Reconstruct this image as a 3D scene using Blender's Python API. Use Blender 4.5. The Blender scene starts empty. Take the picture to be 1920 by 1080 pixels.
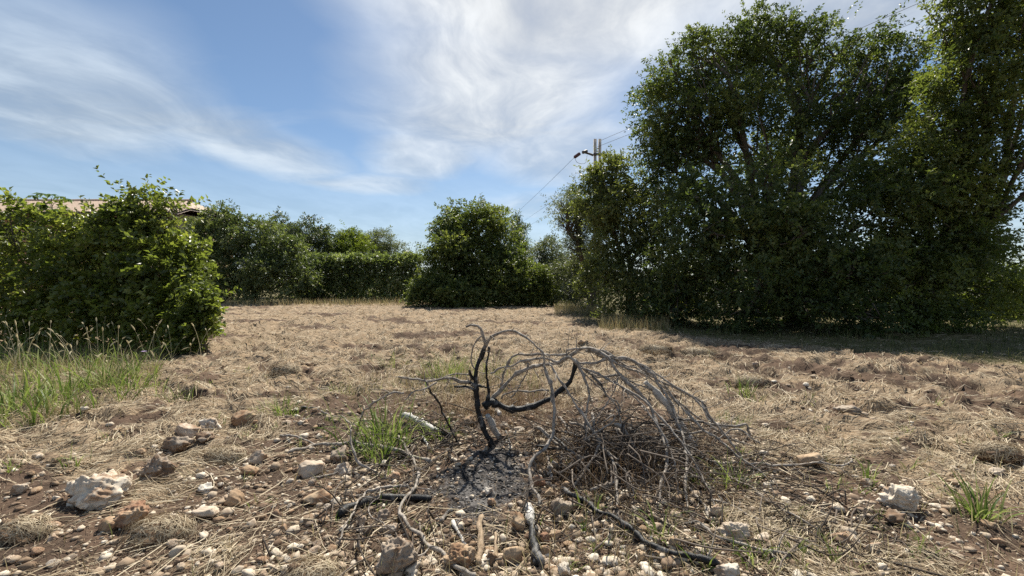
import bpy, math, random
import numpy as np

# ------------------------------------------------------------------ camera, sky, sun, exposure
S = bpy.context.scene
COL = S.collection
RES_F, CX, HOR, EYE = 820.0, 960.0, 525.0, 1.5          # focal length / horizon row of the 1920x1080 photograph
PITCH = math.atan((540 - HOR) / RES_F)
cam_d = bpy.data.cameras.new('camera')
cam_d.sensor_width = 36
cam_d.lens = 36 * RES_F / 1920
cam_d.clip_start, cam_d.clip_end = 0.05, 6000
cam = bpy.data.objects.new('camera', cam_d)
cam.location = (0, 0, EYE)
cam.rotation_euler = (math.pi / 2 - PITCH, 0, 0)
COL.objects.link(cam)
S.camera = cam

SUN_EL, SUN_AZ = math.radians(53), math.radians(7)       # azimuth from straight ahead, to the right
w = bpy.data.worlds.new('World'); S.world = w; w.use_nodes = True
sun_d = bpy.data.lights.new('sun', 'SUN')
sun_d.energy, sun_d.angle, sun_d.color = 4.2, math.radians(0.9), (1.0, 0.945, 0.83)
sun = bpy.data.objects.new('sun', sun_d)
sun.rotation_euler = (math.pi / 2 - SUN_EL, 0, math.pi - SUN_AZ)
COL.objects.link(sun)
S.view_settings.view_transform = 'Standard'
S.view_settings.look = 'None'
S.view_settings.exposure = 1.0
S.view_settings.gamma = 1.0
S.view_settings.use_curve_mapping = False
cy = S.cycles
cy.max_bounces, cy.diffuse_bounces, cy.glossy_bounces, cy.transmission_bounces = 7, 5, 2, 4
cy.use_denoising = False
cy.use_fast_gi = False


# ------------------------------------------------------------------ node helpers
def nn(nt, t, loc=None, **kw):
    n = nt.nodes.new(t)
    for k, v in kw.items():
        setattr(n, k, v)
    return n


def link(nt, a, b):
    nt.links.new(a, b)


def setin(nt, sock, v):
    if hasattr(v, 'is_output'):
        nt.links.new(v, sock)
    else:
        sock.default_value = v


def math_(nt, op, a, b=0.0, c=None, clamp=False):
    n = nn(nt, 'ShaderNodeMath', operation=op, use_clamp=clamp)
    setin(nt, n.inputs[0], a); setin(nt, n.inputs[1], b)
    if c is not None:
        setin(nt, n.inputs[2], c)
    return n.outputs[0]


def vmath(nt, op, a, b=None):
    n = nn(nt, 'ShaderNodeVectorMath', operation=op)
    setin(nt, n.inputs[0], a)
    if b is not None:
        if op == 'SCALE':
            setin(nt, n.inputs[3], b)
        else:
            setin(nt, n.inputs[1], b)
    return n.outputs['Value'] if op in ('LENGTH', 'DOT_PRODUCT') else n.outputs[0]


def ramp(nt, f, lo, hi, a=0.0, b=1.0, smooth=True):
    n = nn(nt, 'ShaderNodeMapRange', interpolation_type='SMOOTHSTEP' if smooth else 'LINEAR')
    setin(nt, n.inputs[0], f)
    for i, v in zip((1, 2, 3, 4), (lo, hi, a, b)):
        setin(nt, n.inputs[i], v)
    return n.outputs[0]


def mixc(nt, f, a, b, mode='MIX'):
    n = nn(nt, 'ShaderNodeMix', data_type='RGBA', blend_type=mode)
    setin(nt, n.inputs[0], f)
    for i, v in ((6, a), (7, b)):
        if isinstance(v, tuple) and len(v) == 3:
            v = v + (1,)
        setin(nt, n.inputs[i], v)
    return n.outputs[2]


def noise(nt, vec, scale, detail=4, rough=0.55, dist=0.0, dim='3D'):
    n = nn(nt, 'ShaderNodeTexNoise', noise_dimensions=dim)
    setin(nt, n.inputs['Vector'], vec)
    n.inputs['Scale'].default_value = scale
    n.inputs['Detail'].default_value = detail
    n.inputs['Roughness'].default_value = rough
    n.inputs['Distortion'].default_value = dist
    return n.outputs['Fac']


# ------------------------------------------------------------------ the sky: Nishita + thin high cloud
nt = w.node_tree
nt.nodes.clear()
tc = nn(nt, 'ShaderNodeTexCoord')
sky = nn(nt, 'ShaderNodeTexSky', sky_type='NISHITA', sun_disc=False)
sky.sun_elevation, sky.sun_rotation = SUN_EL, SUN_AZ
sky.air_density, sky.dust_density, sky.ozone_density = 1.0, 0.2, 5.0
D = tc.outputs['Generated']
sep = nn(nt, 'ShaderNodeSeparateXYZ'); link(nt, D, sep.inputs[0])
zz = math_(nt, 'ADD', math_(nt, 'MAXIMUM', sep.outputs[2], 0.0), 0.07)
cmb = nn(nt, 'ShaderNodeCombineXYZ')
link(nt, math_(nt, 'DIVIDE', sep.outputs[0], zz), cmb.inputs[0])
link(nt, math_(nt, 'DIVIDE', sep.outputs[1], zz), cmb.inputs[1])
P = cmb.outputs[0]                                        # the flat cloud layer seen from below
wn = nn(nt, 'ShaderNodeTexNoise'); link(nt, P, wn.inputs['Vector'])
wn.inputs['Scale'].default_value, wn.inputs['Detail'].default_value = 1.1, 3
warp = vmath(nt, 'SCALE', vmath(nt, 'SUBTRACT', wn.outputs['Color'], (0.5, 0.5, 0.5)), 0.55)
PW = vmath(nt, 'ADD', P, warp)


def stretched(ang, sx, sy):
    m = nn(nt, 'ShaderNodeMapping', vector_type='POINT')
    link(nt, PW, m.inputs[0])
    m.inputs['Rotation'].default_value = (0, 0, ang)
    m.inputs['Scale'].default_value = (sx, sy, 1)
    return m.outputs[0]


def bank(c, r, ang, inner=0.25):
    q = vmath(nt, 'SUBTRACT', PW, (c[0], c[1], 0))
    m = nn(nt, 'ShaderNodeMapping', vector_type='POINT')
    link(nt, q, m.inputs[0])
    m.inputs['Rotation'].default_value = (0, 0, -ang)
    m2 = vmath(nt, 'MULTIPLY', m.outputs[0], (1 / r[0], 1 / r[1], 0))
    return ramp(nt, vmath(nt, 'LENGTH', m2), inner, 1.0, 1.0, 0.0)


wisps = noise(nt, stretched(0.35, 1.15, 0.6), 1.25, 9, 0.55)
tuft = noise(nt, stretched(0.1, 1.6, 0.9), 1.5, 9, 0.6, 0.4)
tex = math_(nt, 'ADD', math_(nt, 'MULTIPLY', wisps, 0.55), math_(nt, 'MULTIPLY', tuft, 0.45))
cover = None
for c, r, ang, amt in [
        ((0.15, 1.30), (1.0, 0.95), 0.0, 1.15), ((-0.10, 2.1), (0.85, 1.35), 0.22, 1.05), ((-0.55, 2.85), (0.5, 0.95), 0.5, 0.85), ((0.25, 2.75), (0.75, 1.0), -0.3, 0.85),
        ((-2.0, 1.95), (0.85, 1.3), 0.55, 0.85), ((-1.55, 2.65), (0.6, 1.1), -0.3, 0.85), ((-1.05, 3.5), (0.75, 0.5), 0.2, 0.7), ((0.35, 4.2), (1.1, 1.0), 0.0, 0.65),
        ((0.9, 1.2), (1.0, 0.9), 0.0, 0.95), ((-2.6, 0.6), (0.9, 1.1), 0.3, 0.5), ((0.3, -1.2), (1.9, 1.6), 0.4, 0.6), ((-2.9, -2.6), (1.7, 1.0), 0.2, 0.5)]:
    b = math_(nt, 'MULTIPLY', bank(c, r, ang), amt)
    cover = b if cover is None else math_(nt, 'MAXIMUM', cover, b)
far_cirrus = math_(nt, 'MULTIPLY', ramp(nt, noise(nt, stretched(0.25, 0.3, 1.3), 0.9, 7, 0.6), 0.5, 0.75), 0.35)
dens = math_(nt, 'ADD', math_(nt, 'MULTIPLY', cover, ramp(nt, tex, 0.31, 0.64, 0.38, 1.2, False)), far_cirrus)
dens = ramp(nt, dens, 0.04, 1.02, 0.0, 0.94, False)
horizon_haze = ramp(nt, sep.outputs[2], 0.0, 0.32, 0.50, 0.0)
dens = math_(nt, 'MAXIMUM', dens, horizon_haze)
sdir = (math.sin(SUN_AZ) * math.cos(SUN_EL), math.cos(SUN_AZ) * math.cos(SUN_EL), math.sin(SUN_EL))
glow = ramp(nt, vmath(nt, 'DOT_PRODUCT', D, sdir), 0.55, 1.0, 0.0, 1.0)
cloud_col = mixc(nt, glow, (0.66, 0.76, 0.86), (0.97, 0.99, 1.0))
cloud_str = math_(nt, 'ADD', 0.43, math_(nt, 'MULTIPLY', ramp(nt, tex, 0.36, 0.62, -0.10, 0.10), 1.0))
bg_sky = nn(nt, 'ShaderNodeBackground'); bg_sky.inputs[1].default_value = 0.054
hs = nn(nt, 'ShaderNodeHueSaturation'); hs.inputs['Saturation'].default_value = 0.94; hs.inputs['Hue'].default_value = 0.495
link(nt, sky.outputs[0], hs.inputs['Color'])
link(nt, hs.outputs[0], bg_sky.inputs[0])
bg_cl = nn(nt, 'ShaderNodeBackground'); link(nt, cloud_col, bg_cl.inputs[0]); link(nt, cloud_str, bg_cl.inputs[1])
mx = nn(nt, 'ShaderNodeMixShader'); link(nt, dens, mx.inputs[0]); link(nt, bg_sky.outputs[0], mx.inputs[1]); link(nt, bg_cl.outputs[0], mx.inputs[2])
wo = nn(nt, 'ShaderNodeOutputWorld'); link(nt, mx.outputs[0], wo.inputs[0])
w.cycles.sampling_method = 'MANUAL'; w.cycles.sample_map_resolution = 512

# ------------------------------------------------------------------ numbers: noise, rays, meshes
R = np.random.default_rng(11)
_perm = np.random.default_rng(3).permutation(1024)
_g2 = np.random.default_rng(4).normal(size=(1024, 2)); _g2 /= np.linalg.norm(_g2, axis=1, keepdims=True)
_g3 = np.random.default_rng(5).normal(size=(1024, 3)); _g3 /= np.linalg.norm(_g3, axis=1, keepdims=True)


def perlin2(x, y):
    x = np.asarray(x, float); y = np.asarray(y, float)
    xi = np.floor(x).astype(int); yi = np.floor(y).astype(int); xf = x - xi; yf = y - yi
    u = xf * xf * xf * (xf * (xf * 6 - 15) + 10); v = yf * yf * yf * (yf * (yf * 6 - 15) + 10)
    def g(a, b):
        q = _g2[_perm[(_perm[(xi + a) & 1023] + yi + b) & 1023]]
        return q[..., 0] * (xf - a) + q[..., 1] * (yf - b)
    n0 = g(0, 0) * (1 - u) + g(1, 0) * u; n1 = g(0, 1) * (1 - u) + g(1, 1) * u
    return (n0 * (1 - v) + n1 * v) * 1.4


def fbm(x, y, o=4, gain=0.5):
    s = 0; a = 1
    for k in range(o):
        s = s + a * perlin2(x * 2 ** k + 17.3 * k, y * 2 ** k - 9.1 * k); a *= gain
    return s


def perlin3(p):
    p = np.asarray(p, float); i = np.floor(p).astype(int); f = p - i; u = f * f * (3 - 2 * f); r = 0
    for a in (0, 1):
        for b in (0, 1):
            for c in (0, 1):
                h = _perm[(_perm[(_perm[(i[..., 0] + a) & 1023] + i[..., 1] + b) & 1023] + i[..., 2] + c) & 1023]
                d = (_g3[h] * (f - np.array([a, b, c]))).sum(-1)
                r = r + d * (u[..., 0] if a else 1 - u[..., 0]) * (u[..., 1] if b else 1 - u[..., 1]) * (u[..., 2] if c else 1 - u[..., 2])
    return r * 1.5


def sstep(x, a, b):
    t = np.clip((x - a) / (b - a), 0, 1)
    return t * t * (3 - 2 * t)


def ray(px, py):
    a = (np.asarray(px, float) - 960) / RES_F; b = -(np.asarray(py, float) - 540) / RES_F
    c, s = math.cos(PITCH), math.sin(PITCH)
    return np.stack([a, c + b * s, -s + b * c], -1)


def at(px, py, depth):                                    # pixel of the photograph + forward distance -> point
    d = ray(px, py)
    return d * (np.asarray(depth, float) / d[..., 1])[..., None] + np.array([0, 0, EYE])


def ash_mask(x, y):
    n = 0.35 * fbm(x * 3 + 5, y * 3, 3)
    e = np.sqrt(((x + 0.21 - 0.14 * (y - 3.3)) / 0.42) ** 2 + ((y - 3.3) / 0.74) ** 2)
    return sstep(1.3 - e + n * 1.3, 0.0, 0.9)


def soil_open(x, y):                                      # 1 where bare stony soil lies open
    n = fbm(x * 0.9 + 3, y * 0.9 + 1, 4)
    e = np.sqrt(((x + 0.2) / 2.45) ** 2 + ((y - 3.2) / 2.0) ** 2)
    o = sstep(1.40 - e + 0.75 * n, 0.0, 0.45)
    left = np.exp(-(((x + 1.55) / 0.55) ** 2 + ((y - 2.95) / 0.75) ** 2))
    left2 = np.exp(-(((x + 0.95) / 0.5) ** 2 + ((y - 2.35) / 0.35) ** 2))
    red = sstep(n + 0.25 * perlin2(x * 0.35, y * 2.2), 0.22, 0.62) * sstep(x, 1.2, 3.0) * 0.95
    strip = np.exp(-((y - (9.7 - 1.08 * (x - 2.9))) / 1.35) ** 2) * sstep(x, 1.4, 2.8) * (0.55 + 0.45 * sstep(perlin2(x * 0.9, y * 1.7), -0.3, 0.4))
    speck = 0.9 * sstep(fbm(x * 1.9 + 50, y * 2.1, 4), 0.10, 0.5) * (1 - 0.6 * sstep(y, 6, 12))
    speck = np.maximum(speck, 0.75 * sstep(fbm(x * 0.33 + 12, y * 0.55 + 3, 4) + 0.15 * perlin2(x * 4, y * 4), 0.18, 0.6) * sstep(y, 5, 8))
    return np.clip(np.maximum.reduce([o, left * 0.8, left2 * 0.8, red, strip, speck]), 0, 1)


def green_mask(x, y):                                     # the grassy verge under the trees on the right and along the far edge
    edge = np.maximum(12.7 - 1.05 * (x - 3.8), 6.0)
    right = sstep(y - edge, -0.9, 0.7) * sstep(x, 2.0, 3.5)
    far = sstep(y - (25.0 + 0.6 * fbm(x * .4, y * .4, 2) + 3.0 * sstep(-x, 2, 6)), 0, 1.6)
    left = sstep(-(x + 4.9 + 0.32 * (y - 4.4)) + 0.3 * fbm(x, y, 2), -0.2, 0.6) * sstep(9.8 - y, 0, 1) * sstep(y, 4.0, 4.6) * 0.7
    return np.clip(np.maximum(np.maximum(right, far), left), 0, 1)


def height(x, y):
    r = np.sqrt(x * x + y * y)
    near = sstep(r, 3.2, 8.0)
    calm = 1 - 0.72 * soil_open(x, y) * (1 - near)
    big = 0.05 * fbm(x * 0.28, y * 0.28, 2)
    bil = 0.16 * (0.34 - np.abs(fbm(x * 1.15 + 40 + 0.35 * perlin2(x, y * 2), y * 1.5 + 7, 3)))
    clod = 0.045 * fbm(x * 3.2, y * 3.2, 3) + 0.022 * fbm(x * 9, y * 9, 2)
    fine = 0.007 * perlin2(x * 27, y * 27)
    fade = 1 - sstep(r, 45, 90)
    flat = 1 - 0.6 * green_mask(x, y)
    hole = -0.16 * np.exp(-(((x + 2.25) / 0.22) ** 2 + ((y - 7.6) / 0.16) ** 2))
    return (big + (bil * (0.40 + 1.0 * near) * calm + clod * (0.6 + 0.65 * near) * (0.5 + 0.5 * calm)) * flat) * fade + fine * (1 - near) + hole


def ground(px, py):                                       # where the ray of a pixel meets the ground
    d = ray(px, py)
    t = (0 - EYE) / d[..., 2]
    for _ in range(40):
        x, y = d[..., 0] * t, d[..., 1] * t
        t = 0.6 * t + 0.4 * (height(x, y) - EYE) / d[..., 2]
    x, y = d[..., 0] * t, d[..., 1] * t
    return np.stack([x, y, height(x, y)], -1)


def make_mesh(name, V, F, smooth=False, attrs=None):
    V = np.asarray(V, np.float32)
    Fs = [np.asarray(f, np.int32) for f in (F if isinstance(F, list) else [F]) if len(f)]
    me = bpy.data.meshes.new(name)
    me.vertices.add(len(V)); me.vertices.foreach_set('co', V.ravel())
    nl = sum(f.size for f in Fs); npol = sum(len(f) for f in Fs)
    me.loops.add(nl); me.polygons.add(npol)
    me.loops.foreach_set('vertex_index', np.concatenate([f.ravel() for f in Fs]))
    st = []; k = 0
    for f in Fs:
        st.append(k + np.arange(len(f)) * f.shape[1]); k += f.size
    me.polygons.foreach_set('loop_start', np.concatenate(st).astype(np.int32))
    if smooth:
        me.polygons.foreach_set('use_smooth', np.ones(npol, bool))
    me.update(calc_edges=True)
    for an, av in (attrs or {}).items():
        a = me.attributes.new(an, 'FLOAT', 'POINT'); a.data.foreach_set('value', np.asarray(av, np.float32).ravel())
    return me


def link_obj(name, me, mat=None, parent=None, origin=None):
    if mat is not None and not me.materials:
        me.materials.append(mat)
    o = bpy.data.objects.new(name, me)
    if parent is not None:
        o.parent = parent
    if origin is not None:
        o.location = origin
    COL.objects.link(o)
    return o


def tag(o, label=None, cat=None, group=None, kind=None):
    for k, v in (('label', label), ('category', cat), ('group', group), ('kind', kind)):
        if v:
            o[k] = v
    return o


def empty(name, loc, label, cat, group=None):
    o = bpy.data.objects.new(name, None); o.empty_display_size = 0.2
    o.location = tuple(float(v) for v in loc); COL.objects.link(o)
    return tag(o, label, cat, group)


class MB:
    def __init__(s):
        s.v, s.f, s.n, s.a = [], {}, 0, []

    def add(s, V, F, a=None):
        V = np.asarray(V, float)
        for f in (F if isinstance(F, list) else [F]):
            f = np.asarray(f, int)
            if len(f):
                s.f.setdefault(f.shape[1], []).append(f + s.n)
        s.v.append(V); s.n += len(V)
        s.a.append(np.zeros(len(V)) if a is None else np.broadcast_to(np.asarray(a, float), (len(V),)))
        return s

    def build(s, name, mat, parent=None, origin=(0, 0, 0), smooth=False, attr=None):
        V = np.concatenate(s.v) - np.asarray(origin, float)
        F = [np.concatenate(f) for f in s.f.values()]
        me = make_mesh(name, V, F, smooth, {attr: np.concatenate(s.a)} if attr else None)
        loc = None if parent is not None else tuple(float(q) for q in origin)
        return link_obj(name, me, mat, parent, loc)

    def box(s, c, size, rz=0.0):
        c = np.asarray(c, float); h = np.asarray(size, float) / 2
        v = np.array([[i, j, k] for k in (-1, 1) for j in (-1, 1) for i in (-1, 1)], float) * h
        ca, sa = math.cos(rz), math.sin(rz)
        v = np.stack([v[:, 0] * ca - v[:, 1] * sa, v[:, 0] * sa + v[:, 1] * ca, v[:, 2]], 1) + c
        return s.add(v, np.array([[0, 2, 3, 1], [4, 5, 7, 6], [0, 1, 5, 4], [2, 6, 7, 3], [0, 4, 6, 2], [1, 3, 7, 5]]))


def spline(pts, n):
    p = np.asarray(pts, float)
    if len(p) == 2:
        return p[0] + (p[1] - p[0]) * np.linspace(0, 1, n)[:, None]
    L = np.concatenate([[0], np.cumsum(np.linalg.norm(np.diff(p, axis=0), axis=1) ** 0.7)])
    q = np.vstack([2 * p[0] - p[1], p, 2 * p[-1] - p[-2]])
    out = []
    for t in np.linspace(0, L[-1], n):
        i = min(max(np.searchsorted(L, t, 'right') - 1, 0), len(p) - 2)
        u = (t - L[i]) / max(L[i + 1] - L[i], 1e-9)
        a, b, c, d = q[i:i + 4]
        out.append(0.5 * (2 * b + (c - a) * u + (2 * a - 5 * b + 4 * c - d) * u * u + (3 * b - a - 3 * c + d) * u ** 3))
    return np.array(out)


def tube(P, rad, k=7, rough=0.0, seed=0):
    P = np.asarray(P, float); n = len(P); rad = np.broadcast_to(np.asarray(rad, float), (n,))
    T = np.gradient(P, axis=0); T /= np.linalg.norm(T, axis=1, keepdims=True) + 1e-12
    N = np.zeros_like(P); ref = np.array([0.3, -0.2, 1.0]) if abs(T[0, 2]) < 0.8 else np.array([1.0, 0.2, 0.1])
    for i in range(n):
        ref = ref - T[i] * ref.dot(T[i]); ref = ref / (np.linalg.norm(ref) + 1e-12); N[i] = ref
    B = np.cross(T, N)
    a = np.linspace(0, 2 * np.pi, k, endpoint=False)
    rr = rad[:, None] * np.ones((1, k))
    if rough:
        rr = rr * (1 + rough * np.random.default_rng(seed).normal(size=(n, k)).clip(-1.6, 1.6))
    V = P[:, None] + rr[..., None] * (np.cos(a)[None, :, None] * N[:, None] + np.sin(a)[None, :, None] * B[:, None])
    V = V.reshape(-1, 3)
    i = np.arange(n - 1)[:, None] * k + np.arange(k)[None]; j = np.arange(n - 1)[:, None] * k + (np.arange(k)[None] + 1) % k
    Q = np.stack([i, j, j + k, i + k], -1).reshape(-1, 4)
    V = np.vstack([V, P[0] - T[0] * rad[0] * 0.3, P[-1] + T[-1] * rad[-1] * 0.3])
    kk = np.arange(k); k2 = (kk + 1) % k
    c0 = np.stack([np.full(k, n * k), k2, kk], 1); c1 = np.stack([np.full(k, n * k + 1), (n - 1) * k + kk, (n - 1) * k + k2], 1)
    return V, [Q, np.vstack([c0, c1])]


def ribbon(P, W, side):
    """P (N,S,3) centre lines, W (N,S) half widths, side (N,3)"""
    N, Sg, _ = P.shape
    off = side[:, None, :] * W[..., None]
    V = np.stack([P - off, P + off], 2).reshape(-1, 3)
    b = (np.arange(N) * Sg * 2)[:, None] + np.arange(Sg - 1)[None] * 2
    Q = np.stack([b, b + 1, b + 3, b + 2], -1).reshape(-1, 4)
    return V, Q


def unit(v):
    return v / (np.linalg.norm(v, axis=-1, keepdims=True) + 1e-12)


# ------------------------------------------------------------------ materials
def new_mat(name):
    m = bpy.data.materials.new(name); m.use_nodes = True
    nt = m.node_tree
    return m, nt, nt.nodes['Principled BSDF'], nt.nodes['Material Output']


def leaf_mat(name, dark, mid, lite, trans=0.35, rough=0.42, patch=0.7, spec=0.5):
    m, nt, p, out = new_mat(name)
    g = nn(nt, 'ShaderNodeNewGeometry'); tcn = nn(nt, 'ShaderNodeTexCoord')
    rnd = g.outputs['Random Per Island']
    n1 = noise(nt, tcn.outputs['Object'], patch, 3)
    f = math_(nt, 'ADD', math_(nt, 'MULTIPLY', rnd, 0.55), ramp(nt, n1, 0.35, 0.65, 0.0, 0.5))
    c = mixc(nt, ramp(nt, f, 0.05, 0.55), dark, mid)
    c = mixc(nt, ramp(nt, f, 0.55, 1.0), c, lite)
    link(nt, c, p.inputs['Base Color'])
    p.inputs['Roughness'].default_value = rough
    p.inputs['Specular IOR Level'].default_value = spec
    t = nn(nt, 'ShaderNodeBsdfTranslucent')
    tcx = mixc(nt, 1.0, c, (1.12, 1.16, 0.5, 1), 'MULTIPLY')
    link(nt, tcx, t.inputs[0])
    mixs = nn(nt, 'ShaderNodeMixShader'); mixs.inputs[0].default_value = trans
    link(nt, p.outputs[0], mixs.inputs[1]); link(nt, t.outputs[0], mixs.inputs[2]); link(nt, mixs.outputs[0], out.inputs[0])
    return m


def bark_mat(name, a, b, scale=18, bump=0.6, char=False):
    m, nt, p, out = new_mat(name)
    tcn = nn(nt, 'ShaderNodeTexCoord'); v = tcn.outputs['Object']
    n1 = noise(nt, v, scale, 6, 0.65); n2 = noise(nt, v, scale * 4.5, 4, 0.6); n3 = noise(nt, v, scale * 0.3, 3)
    c = mixc(nt, ramp(nt, n1, 0.32, 0.68), a, b)
    c = mixc(nt, math_(nt, 'MULTIPLY', ramp(nt, n2, 0.5, 0.75), 0.45), c, tuple(x * 0.35 for x in a))
    if char:
        at_ = nn(nt, 'ShaderNodeAttribute', attribute_name='char')
        cf = ramp(nt, math_(nt, 'ADD', at_.outputs['Fac'], math_(nt, 'MULTIPLY', math_(nt, 'SUBTRACT', n1, 0.5), 1.3)), 0.38, 0.62)
        blk = mixc(nt, ramp(nt, n2, 0.55, 0.8), (0.010, 0.010, 0.011), (0.05, 0.048, 0.046))
        c = mixc(nt, cf, c, blk)
        ash = math_(nt, 'MULTIPLY', cf, ramp(nt, n3, 0.56, 0.68, 0.0, 0.7))
        c = mixc(nt, ash, c, (0.26, 0.25, 0.24))
        link(nt, ramp(nt, cf, 0, 1, 0.85, 0.5), p.inputs['Roughness'])
    else:
        p.inputs['Roughness'].default_value = 0.9
    link(nt, c, p.inputs['Base Color'])
    p.inputs['Specular IOR Level'].default_value = 0.3
    bp = nn(nt, 'ShaderNodeBump'); bp.inputs['Strength'].default_value = bump; bp.inputs['Distance'].default_value = 0.01
    link(nt, math_(nt, 'ADD', n1, math_(nt, 'MULTIPLY', n2, 0.5)), bp.inputs['Height']); link(nt, bp.outputs[0], p.inputs['Normal'])
    return m


def island_mat(name, cols, rough=0.85, trans=0.0, fleck=0.0):
    m, nt, p, out = new_mat(name)
    g = nn(nt, 'ShaderNodeNewGeometry'); r = g.outputs['Random Per Island']
    cr = nn(nt, 'ShaderNodeValToRGB'); cr.color_ramp.interpolation = 'LINEAR'
    e = cr.color_ramp.elements
    while len(e) < len(cols):
        e.new(0.5)
    for i, c in enumerate(cols):
        e[i].position = i / (len(cols) - 1); e[i].color = tuple(c) + (1,)
    link(nt, r, cr.inputs[0]); c = cr.outputs[0]
    if fleck:
        tcn = nn(nt, 'ShaderNodeTexCoord')
        c = mixc(nt, math_(nt, 'MULTIPLY', ramp(nt, noise(nt, tcn.outputs['Object'], fleck, 4), 0.45, 0.7), 0.55), c, (0.10, 0.055, 0.032))
    link(nt, c, p.inputs['Base Color']); p.inputs['Roughness'].default_value = rough
    p.inputs['Specular IOR Level'].default_value = 0.25
    if trans:
        t = nn(nt, 'ShaderNodeBsdfTranslucent'); link(nt, c, t.inputs[0])
        ms = nn(nt, 'ShaderNodeMixShader'); ms.inputs[0].default_value = trans
        link(nt, p.outputs[0], ms.inputs[1]); link(nt, t.outputs[0], ms.inputs[2]); link(nt, ms.outputs[0], out.inputs[0])
    return m


def rock_mat(name, a, b, stain, pit=0.5):
    m, nt, p, out = new_mat(name)
    tcn = nn(nt, 'ShaderNodeTexCoord'); oi = nn(nt, 'ShaderNodeObjectInfo')
    v = vmath(nt, 'ADD', tcn.outputs['Object'], vmath(nt, 'SCALE', (7.1, 3.3, 5.7), math_(nt, 'MULTIPLY', oi.outputs['Random'], 9.0)))
    n1 = noise(nt, v, 9, 6, 0.6); n2 = noise(nt, v, 45, 5, 0.65); n3 = noise(nt, v, 5, 5, 0.6, 0.8)
    c = mixc(nt, ramp(nt, n1, 0.3, 0.7), a, b)
    c = mixc(nt, ramp(nt, n3, 0.46, 0.58, 0.0, 0.85), c, stain)
    c = mixc(nt, ramp(nt, n2, 0.56, 0.72, 0.0, 0.6), c, tuple(x * 0.4 for x in a))
    c = mixc(nt, math_(nt, 'MULTIPLY', oi.outputs['Random'], 0.35), c, stain)
    link(nt, c, p.inputs['Base Color']); p.inputs['Roughness'].default_value = 0.9
    p.inputs['Specular IOR Level'].default_value = 0.25
    bp = nn(nt, 'ShaderNodeBump'); bp.inputs['Strength'].default_value = pit; bp.inputs['Distance'].default_value = 0.012
    link(nt, math_(nt, 'ADD', n1, math_(nt, 'MULTIPLY', n2, 0.5)), bp.inputs['Height']); link(nt, bp.outputs[0], p.inputs['Normal'])
    return m


def plain_mat(name, col, rough=0.8, var=0.2, scale=6, metal=0.0):
    m, nt, p, out = new_mat(name)
    tcn = nn(nt, 'ShaderNodeTexCoord')
    n1 = noise(nt, tcn.outputs['Object'], scale, 6, 0.6)
    c = mixc(nt, ramp(nt, n1, 0.3, 0.7), tuple(x * (1 - var) for x in col), tuple(min(1, x * (1 + var)) for x in col))
    link(nt, c, p.inputs['Base Color']); p.inputs['Roughness'].default_value = rough; p.inputs['Metallic'].default_value = metal
    return m


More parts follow.
